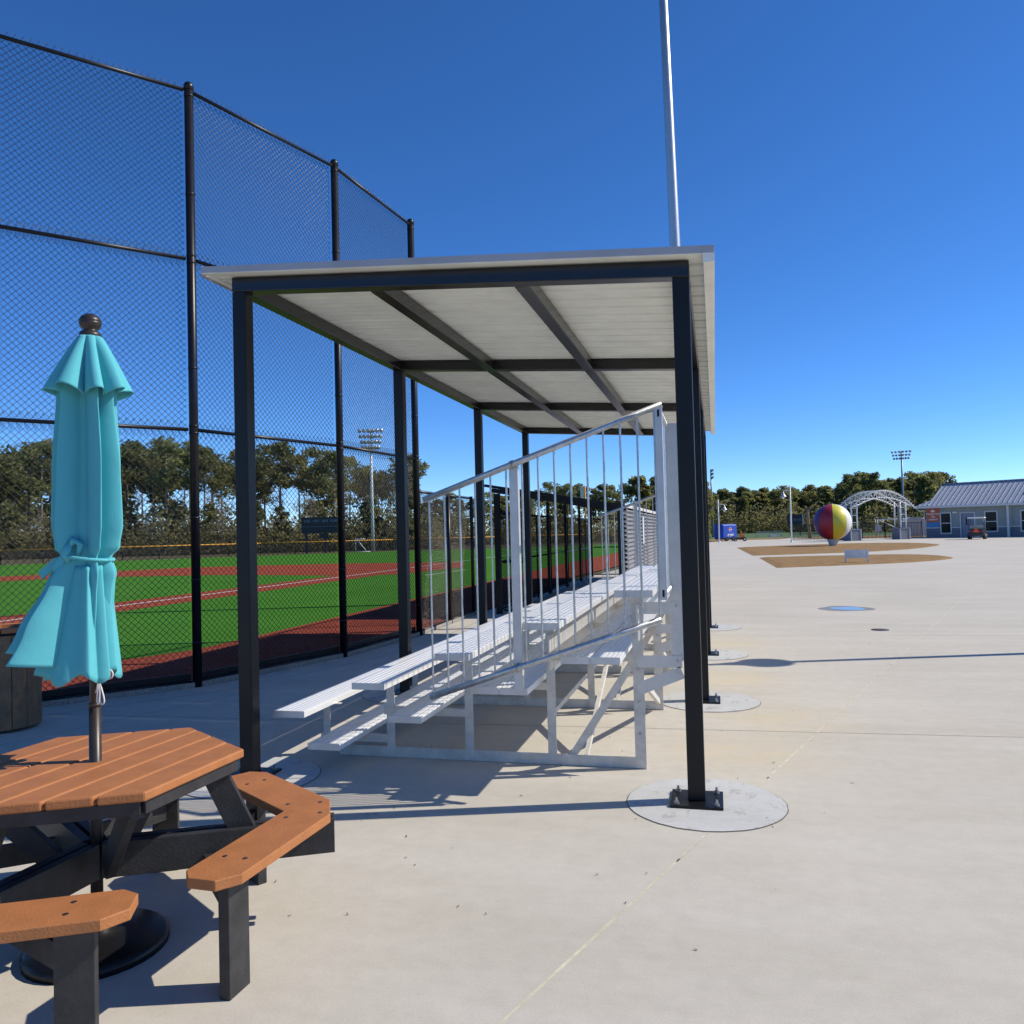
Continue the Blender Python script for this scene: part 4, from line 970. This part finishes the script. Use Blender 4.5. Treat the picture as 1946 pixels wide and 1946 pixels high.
G(MB().tube([(-.2,.55,.95),(-.2,.42,1.12)], .02, 6).lathe((-.2,.40,1.12), [(.17,0),(.17,.03)], 14), 'steering_wheel', 'cart_dark')
# ------------------------------------------------------------------ iron picket fences
def iron(pts, h, label):
    o = empty('iron_fence', (pts[0][0],pts[0][1],0), label, 'fence', 'black iron picket fences')
    pk = MB()
    for a, b in zip(pts, pts[1:]):
        A, Bv = Vector((a[0],a[1],0)), Vector((b[0],b[1],0)); L_ = (Bv-A).length; d = (Bv-A)/L_
        for z in (.15, h-.12): MB().bar(A+Vector((0,0,z)), Bv+Vector((0,0,z)), .04, .04).build('rail', 'iron', o)
        k = 0
        while k*.14 < L_:
            p = A+d*k*.14; pk.box(p.x-.019,p.x+.019,p.y-.019,p.y+.019,.02,h); k += 1
        n_ = max(1, int(L_/2.4))
        for k in range(n_+1):
            p = A+d*L_*k/n_; MB().box(p.x-.045,p.x+.045,p.y-.045,p.y+.045,0,h+.08).build('fence_post', 'iron', o)
    q = pk.build('pickets', 'iron', o); q['kind'] = 'stuff'
iron([(8.2,93.6),(12.2,92.4),(12.6,85.4)], 1.75, 'black iron picket fence behind the beach ball, left of the arch')
iron([(13.4,95.5),(18.2,96),(21.7,95.0)], 1.75, 'black iron picket fence seen through and right of the arch')
# storage shed, white frame beyond the gate
shd = empty('storage_shed', (24.1,109.3,0), 'grey metal storage shed behind the picket fence', 'shed')
MB().box(22.9,25.3,108.4,111,0,1.95).build('wall', 'roof_metal', shd)
for k in range(12): MB().box(22.95+k*.2,22.98+k*.2,108.385,108.399,.05,1.9).build('wall_rib', 'trim_grey', shd)
MB().extr([(22.8,108.3,1.955),(25.4,108.3,1.955),(24.6,108.3,2.3),(23.6,108.3,2.3)], (0,2.8,0)).build('roof', 'trim_grey', shd)
gf = empty('goal_frame', (24.5,119.5,0), 'wide white pipe goal frame with netting beyond the gateway', 'goal')
for a, b in (((21.65,119,0),(21.65,119,2.2)),((27.8,120.5,0),(27.8,120.5,2.2)),((21.65,119,2.2),(27.8,120.5,2.2)),((21.65,119,2.2),(22.0,122,.02)),((27.8,120.5,2.2),(27.4,123.3,.02)),((21.65,119,2.2),(24.2,121.5,1.1))):
    MB().tube([a, b], .06, 8).build('frame_pipe', 'white_paint', gf)
sr = empty('scoreboard', (12.57,137.3,0), 'dark scoreboard with white edge beyond the right hand lamp post', 'scoreboard')
MB().box(11.4,13.7,137.2,137.5,1.75,3.5).build('cabinet', 'scoreboard', sr)
for k in range(3): MB().box(11.6+k*.7,12.1+k*.7,137.17,137.199,2.45,2.75).build('score_panel', 'score_panel', sr)
for xx in (11.8,13.3): MB().box(xx-.08,xx+.08,137.3,137.46,0,1.75).build('post', 'scoreboard', sr)
MB().box(13.71,13.85,137.18,137.5,1.75,3.5).build('side_edge', 'trim_white', sr)
fb = empty('far_bleachers', (8.5,136.5,0), 'low grey spectator stand at the far edge of the green field', 'bleachers')
for k in range(4): MB().box(6.4,10.6,136+k*.5,136.3+k*.5,.2+k*.2,.25+k*.2).build('seat_plank', 'alum_dull', fb)
for xx in (6.6,8.5,10.4): MB().box(xx-.05,xx+.05,136,137.9,0,.19).build('support', 'alum_dull', fb)
tr_ = empty('palm_snag', (11.3,106,0), 'bare tan palm trunk behind the picket fence left of the beach ball', 'palm')
MB().tube([(11.4,106.1,0),(11.36,106.1,1.5),(11.26,106,2.8),(11.2,106,3.7)], [.24,.18,.15,.17], 10).build('trunk', 'post_wood', tr_)
cr = MB(); rd = random.Random(4)
for k in range(40):
    a = rd.uniform(0,6.28); e = rd.uniform(-.9,.9); L_ = rd.uniform(.4,.8); p0 = Vector((11.2,106,3.75)); d = Vector((math.cos(a)*math.cos(e),math.sin(a)*math.cos(e),math.sin(e)))
    s = d.cross(Vector((0,0,1))).normalized()*.06; cr.add([p0, p0+d*L_*.5+s, p0+d*L_+Vector((0,0,-.1)), p0+d*L_*.5-s], [(0,1,2,3)])
cr.build('fronds', 'bare', tr_, fix=False)
solo('timber_post', MB().tube([(-.95,104,0),(-.95,104,4.9)], [.16,.11], 10), 'post_wood', 'plain timber pole left of the blue trailer', 'pole')
# ------------------------------------------------------------------ outfield: fence, scoreboard, foul pole, net frame
of = empty('outfield_fence', (-59.5,55.7,0), 'low black outfield fence with an orange yellow top rail across the field', 'fence')
OF = [(-75,38.2),(-59.5,55.7),(-44.4,71.8),(-34.08,81.2),(-28,80.4) if False else (-24,88.5),(-14.9,94.2),(-4,100)]
cm = MB()
for a, b in zip(OF, OF[1:]):
    A, Bv = Vector((a[0],a[1],0)), Vector((b[0],b[1],0)); L_ = (Bv-A).length; n_ = int(L_/3)
    MB().tube([A+Vector((0,0,1.24)), Bv+Vector((0,0,1.24))], .055, 8).build('top_rail', 'yellow_rail', of)
    for k in range(n_+1):
        p = A.lerp(Bv, k/n_); MB().tube([p, p+Vector((0,0,1.2))], .04, 6).build('fence_post', 'black_pipe', of)
    chain(cm, a, b, .02, 1.22, .0707, .0045)
o = cm.build('chain_link', 'black_vinyl', of, fix=False); o['kind'] = 'stuff'
ms = MB()
sbl = empty('scoreboard', (-39.7,79.2,0), 'wide dark scoreboard behind the outfield fence on the left', 'scoreboard')
A, Bv = Vector((-43.2,77.9,0)), Vector((-39.15,79.0,0)); d = (Bv-A).normalized(); nn_ = Vector((d.y,-d.x,0))
MB().bar(A+Vector((0,0,3.0)), Bv+Vector((0,0,3.0)), .3, 1.72).build('cabinet', 'scoreboard', sbl)
for k in range(4):
    p = A+d*(.3+k*.95)+nn_*.16
    MB().bar(p+Vector((0,0,3.45)), p+d*.7+Vector((0,0,3.45)), .02, .28).build('score_panel', 'score_panel', sbl)
MB().bar(A+nn_*.16+Vector((0,0,2.85)), Bv+nn_*.16+Vector((0,0,2.85)), .02, .07).build('score_strip', 'score_panel', sbl)
for t in (.12,.60): p = A.lerp(Bv, t); MB().box(p.x-.12,p.x+.12,p.y-.1,p.y+.1,0,2.13).build('post', 'scoreboard', sbl)
p = A.lerp(Bv, .6)+nn_*.02; MB().bar(p-d*.6+Vector((0,0,1.85)), p+d*.35+Vector((0,0,1.85)), .2, .5).build('lower_box', 'scoreboard', sbl)
fp = empty('foul_pole', (-14.9,94.2,0), 'yellow foul pole with narrow screen above the dugout roof', 'foul pole')
MB().tube([(-14.9,94.2,0),(-14.9,94.2,7)], .09, 10).build('pole', 'yellow_rail', fp)
MB().box(-15.45,-15.0,94.19,94.21,4.6,6.9).build('screen', 'alum_dull', fp)
nf = empty('net_frame', (-36.6,78.4,0), 'small white pipe net frame against the outfield fence', 'goal')
for a, b in (((-37.05,78.2,0),(-37.05,78.2,1.4)),((-37.05,78.2,1.4),(-36.1,78.6,1.4)),((-37.05,78.2,.05),(-35.6,78.7,.05)),((-36.9,78.2,1.35),(-36.0,78.6,.1))):
    MB().tube([a, b], .045, 6).build('frame_pipe', 'white_paint', nf)
# ------------------------------------------------------------------ trees
def leafball(mb, c, rx, rz, n, rd, smin, smax):
    for _ in range(n):
        while True:
            p = Vector((rd.uniform(-1,1), rd.uniform(-1,1), rd.uniform(-1,1)))
            if .25 < p.length < 1: break
        q = c+Vector((p.x*rx, p.y*rx, p.z*rz)); s = rd.uniform(smin, smax)
        u = Vector((rd.gauss(0,1), rd.gauss(0,1), rd.gauss(0,.7))).normalized(); v = u.cross(Vector((rd.gauss(0,1), rd.gauss(0,1), rd.gauss(0,1)))).normalized()
        mb.add([q-u*s, q-v*s*.45, q+u*s, q+v*s*.45], [(0,1,2,3)])
def pine_proto(seed, h, kind):
    rd = random.Random(seed); tk = MB(); cr = MB(); lean = rd.uniform(-.25,.25), rd.uniform(-.25,.25)
    pt = lambda t: Vector((lean[0]*t*t*1.5+.08*math.sin(t*7+seed), lean[1]*t*t*1.5, h*t))
    r0 = .012*h+.02
    tk.tube([pt(t/8)-Vector((0,0,.1 if t == 0 else 0)) for t in range(9)], [r0*(1-.095*t) for t in range(9)], 7)
    c0_ = dict(tall=.60, bushy=.30, bare=.35, low=.18)[kind]; nl = dict(tall=17, bushy=26, bare=16, low=26)[kind]
    spread = h*dict(tall=.185, bushy=.17, bare=.14, low=.22)[kind]
    for i in range(nl):
        t = c0_+(1-c0_)*((i+rd.random()*.8)/nl); a = rd.uniform(0,6.28)
        prof = math.sin(math.pi*min(1, .22+.78*(t-c0_)/(1-c0_)))**.6 if kind != 'low' else (1-(t-c0_)/(1-c0_))**.5
        L_ = spread*prof*rd.uniform(.55,1.15)+.15; p0 = pt(t); rise = L_*rd.uniform(.0,.5)
        p1 = p0+Vector((math.cos(a)*L_, math.sin(a)*L_, rise))
        tk.tube([p0, p0.lerp(p1,.5)+Vector((0,0,-.04*L_)), p1], [r0*.28,r0*.2,r0*.08], 4, False)
        if kind == 'bare':
            for _ in range(7):
                b = p0.lerp(p1, rd.uniform(.3,1)); tk.tube([b, b+Vector((rd.gauss(0,.5),rd.gauss(0,.5),rd.uniform(.2,1.0)))], [.03,.008], 3, False)
            leafball(cr, p1, .8, .5, 22, rd, .07, .15); continue
        rr = h*rd.uniform(.060,.100)
        leafball(cr, p1+Vector((0,0,.1)), rr, rr*.66, 66, rd, .18, .42)
        if rd.random() < .7: leafball(cr, p0.lerp(p1,.5)+Vector((0,0,.15)), rr*.8, rr*.55, 40, rd, .16, .34)
    if kind != 'bare': leafball(cr, pt(1.0), h*.09, h*.06, 90, rd, .16, .36)
    return tk, cr
protos = {}
def make_tree(key, seed, h, kind, mt):
    tk, cr = pine_proto(seed, h, kind); root = empty('pine_tree' if kind != 'bare' else 'bare_tree', (0,0,0))
    tk.build('trunk', 'bark', root, fix=False); cr.build('crown', mt, root, fix=False); protos.setdefault(key, []).append([root, False])
for s in range(7): make_tree('tall', 10+s, 14.5, 'tall', 'pine' if s % 3 else 'pine_dark')
for s in range(4): make_tree('bushy', 40+s, 11.0, 'bushy', 'pine' if s % 2 else 'pine_dark')
for s in range(3): make_tree('bare', 60+s, 9.0, 'bare', 'bare')
for s in range(4): make_tree('low', 80+s, 6.0, 'low', 'pine_dark' if s % 2 else 'pine')
LAB = {'tall': 'tall bare stemmed pine', 'bushy': 'full crowned pine', 'bare': 'leafless grey brown tree', 'low': 'short bushy young pine'}
CAT = {'tall': 'pine', 'bushy': 'pine', 'bare': 'tree', 'low': 'pine'}
rd = random.Random(77)
def plant(key, x, y, h, where, group):
    L_ = protos[key]; k = rd.randrange(len(L_)); root, used = L_[k]; base = {'tall':14.5,'bushy':11.0,'bare':9.0,'low':6.0}[key]; s = h/base
    loc = (x, y, -.1); rz = rd.uniform(0,6.28); sc_ = (s*rd.uniform(.9,1.15),)*2+(s,)
    if used: r = tree_dup(root, loc, rz, sc_)
    else: r = root; r.location = loc; r.rotation_euler.z = rz; r.scale = sc_; L_[k][1] = True
    r.name = 'pine_tree' if key != 'bare' else 'bare_tree'
    tag(r, LAB[key]+' '+where, CAT[key], group); return r, key
def at(u, D, z=0):                                                          # plan position for a bearing and a distance
    d = F_+R2*((u-973)/FPX); d.z = 0; return Vector((0,0,0))+d*D
ORD = ['first','second','third','fourth','fifth','sixth','seventh','eighth','ninth','tenth','eleventh','twelfth','thirteenth','fourteenth','fifteenth','sixteenth','seventeenth','eighteenth','nineteenth']
TENS = {20:'twenti',30:'thirti',40:'forti'}
def ordinal(n):
    if n < 20: return ORD[n-1]
    t = n//10*10; return TENS[t]+'eth' if n == t else TENS[t][:-1]+'y '+ORD[n-t-1]
def tree_row(u0, u1, n, D0, D1, hf, keys, where, group):
    row = []
    for k in range(n):
        u = u0+(u1-u0)*(k+rd.uniform(.1,.9))/n; D = rd.uniform(D0,D1); p = at(u, D)
        row.append((u,)+plant(rd.choice(keys), p.x, p.y, hf(u)*D/((D0+D1)/2)*rd.uniform(.84,1.06), where, group))
    row.sort(key=lambda q: q[0])
    for k, (u, r, key) in enumerate(row): r['label'] = LAB[key]+', '+ordinal(k+1)+' from the left '+where
hl = lambda u: 15.6 if u < 470 else (13.6 if u < 660 else (12.0 if u < 780 else 8.6))
tree_row(-120, 800, 30, 104, 116, hl, ['tall'], 'behind the left outfield fence', 'front row of left pines')
tree_row(-140, 820, 26, 122, 140, lambda u: hl(u)*1.02, ['tall','tall','bushy','bare'], 'in the left back rows', 'back rows of left trees')
tree_row(-100, 830, 20, 98, 106, lambda u: 6.5, ['bare','low','bushy'], 'in the scrub behind left field', 'undergrowth trees on the left')
tree_row(-640, -140, 14, 100, 120, lambda u: 15.5, ['tall','tall','bushy'], 'past the left edge of the picture', 'pines past the left edge')
tree_row(800, 1345, 30, 125, 160, lambda u: 8.6 if u < 1000 else 10.2, ['bushy','tall','bushy','low'], 'beyond the dugout', 'trees beyond the dugout')
tree_row(1310, 1640, 42, 205, 232, lambda u: 11.4, ['bushy','bushy','tall','low'], 'in the far wood', 'trees of the far wood')
tree_row(1310, 1640, 30, 236, 262, lambda u: 13.0, ['bushy','tall'], 'along the back of the far wood', 'back trees of the far wood')
tree_row(1595, 1800, 22, 150, 190, lambda u: 11.6, ['tall','bushy','bushy','low'], 'behind the gateway arch', 'trees behind the gateway')
tree_row(1780, 2050, 10, 190, 215, lambda u: 11.0, ['tall','bushy'], 'behind the park building', 'trees behind the building')
for L_ in protos.values():
    for root, used in L_:
        if not used:
            for c in list(root.children): bpy.data.objects.remove(c)
            bpy.data.objects.remove(root)
def thicket(name, u0, u1, D0, D1, zmax, n, m, label, smin, smax, seed):
    r_ = random.Random(seed); mb = MB()
    for _ in range(n):
        u = r_.uniform(u0,u1); D = r_.uniform(D0,D1); p = at(u, D)
        hmax = zmax*(.80+.18*math.sin(u*.031+1)*math.sin(u*.0113+2)+.12*math.sin(u*.11)); q = Vector((p.x,p.y,min(1.15,abs(r_.gauss(0,.5)))*max(.8,hmax))); s = r_.uniform(smin,smax)
        a = Vector((r_.gauss(0,1),r_.gauss(0,1),r_.gauss(0,.8))).normalized(); b = a.cross(Vector((r_.gauss(0,1),r_.gauss(0,1),r_.gauss(0,1)))).normalized()
        mb.add([q-a*s, q-b*s*.5, q+a*s, q+b*s*.5], [(0,1,2,3)])
    tag(mb.build(name, m, fix=False), label, 'undergrowth', kind='stuff')
thicket('undergrowth', -640, 840, 96, 112, 6.0, 58000, 'under', 'olive brown scrub filling the foot of the pines behind the outfield', .13, .32, 1)
thicket('undergrowth', -170, 860, 145, 165, 7.0, 24000, 'under', 'hazy olive wood closing the view far behind the left pines', .2, .5, 9)
thicket('undergrowth', 790, 1350, 118, 150, 5.5, 24000, 'under', 'olive brown scrub beyond the dugout and the end of the field', .14, .34, 2)
thicket('undergrowth', 1300, 1660, 200, 225, 8.0, 24000, 'under_dark', 'dark scrub at the foot of the far wood', .2, .5, 3)
thicket('undergrowth', 1590, 2050, 145, 175, 6.0, 18000, 'under_dark', 'dark scrub behind the gateway and the building', .18, .42, 4)
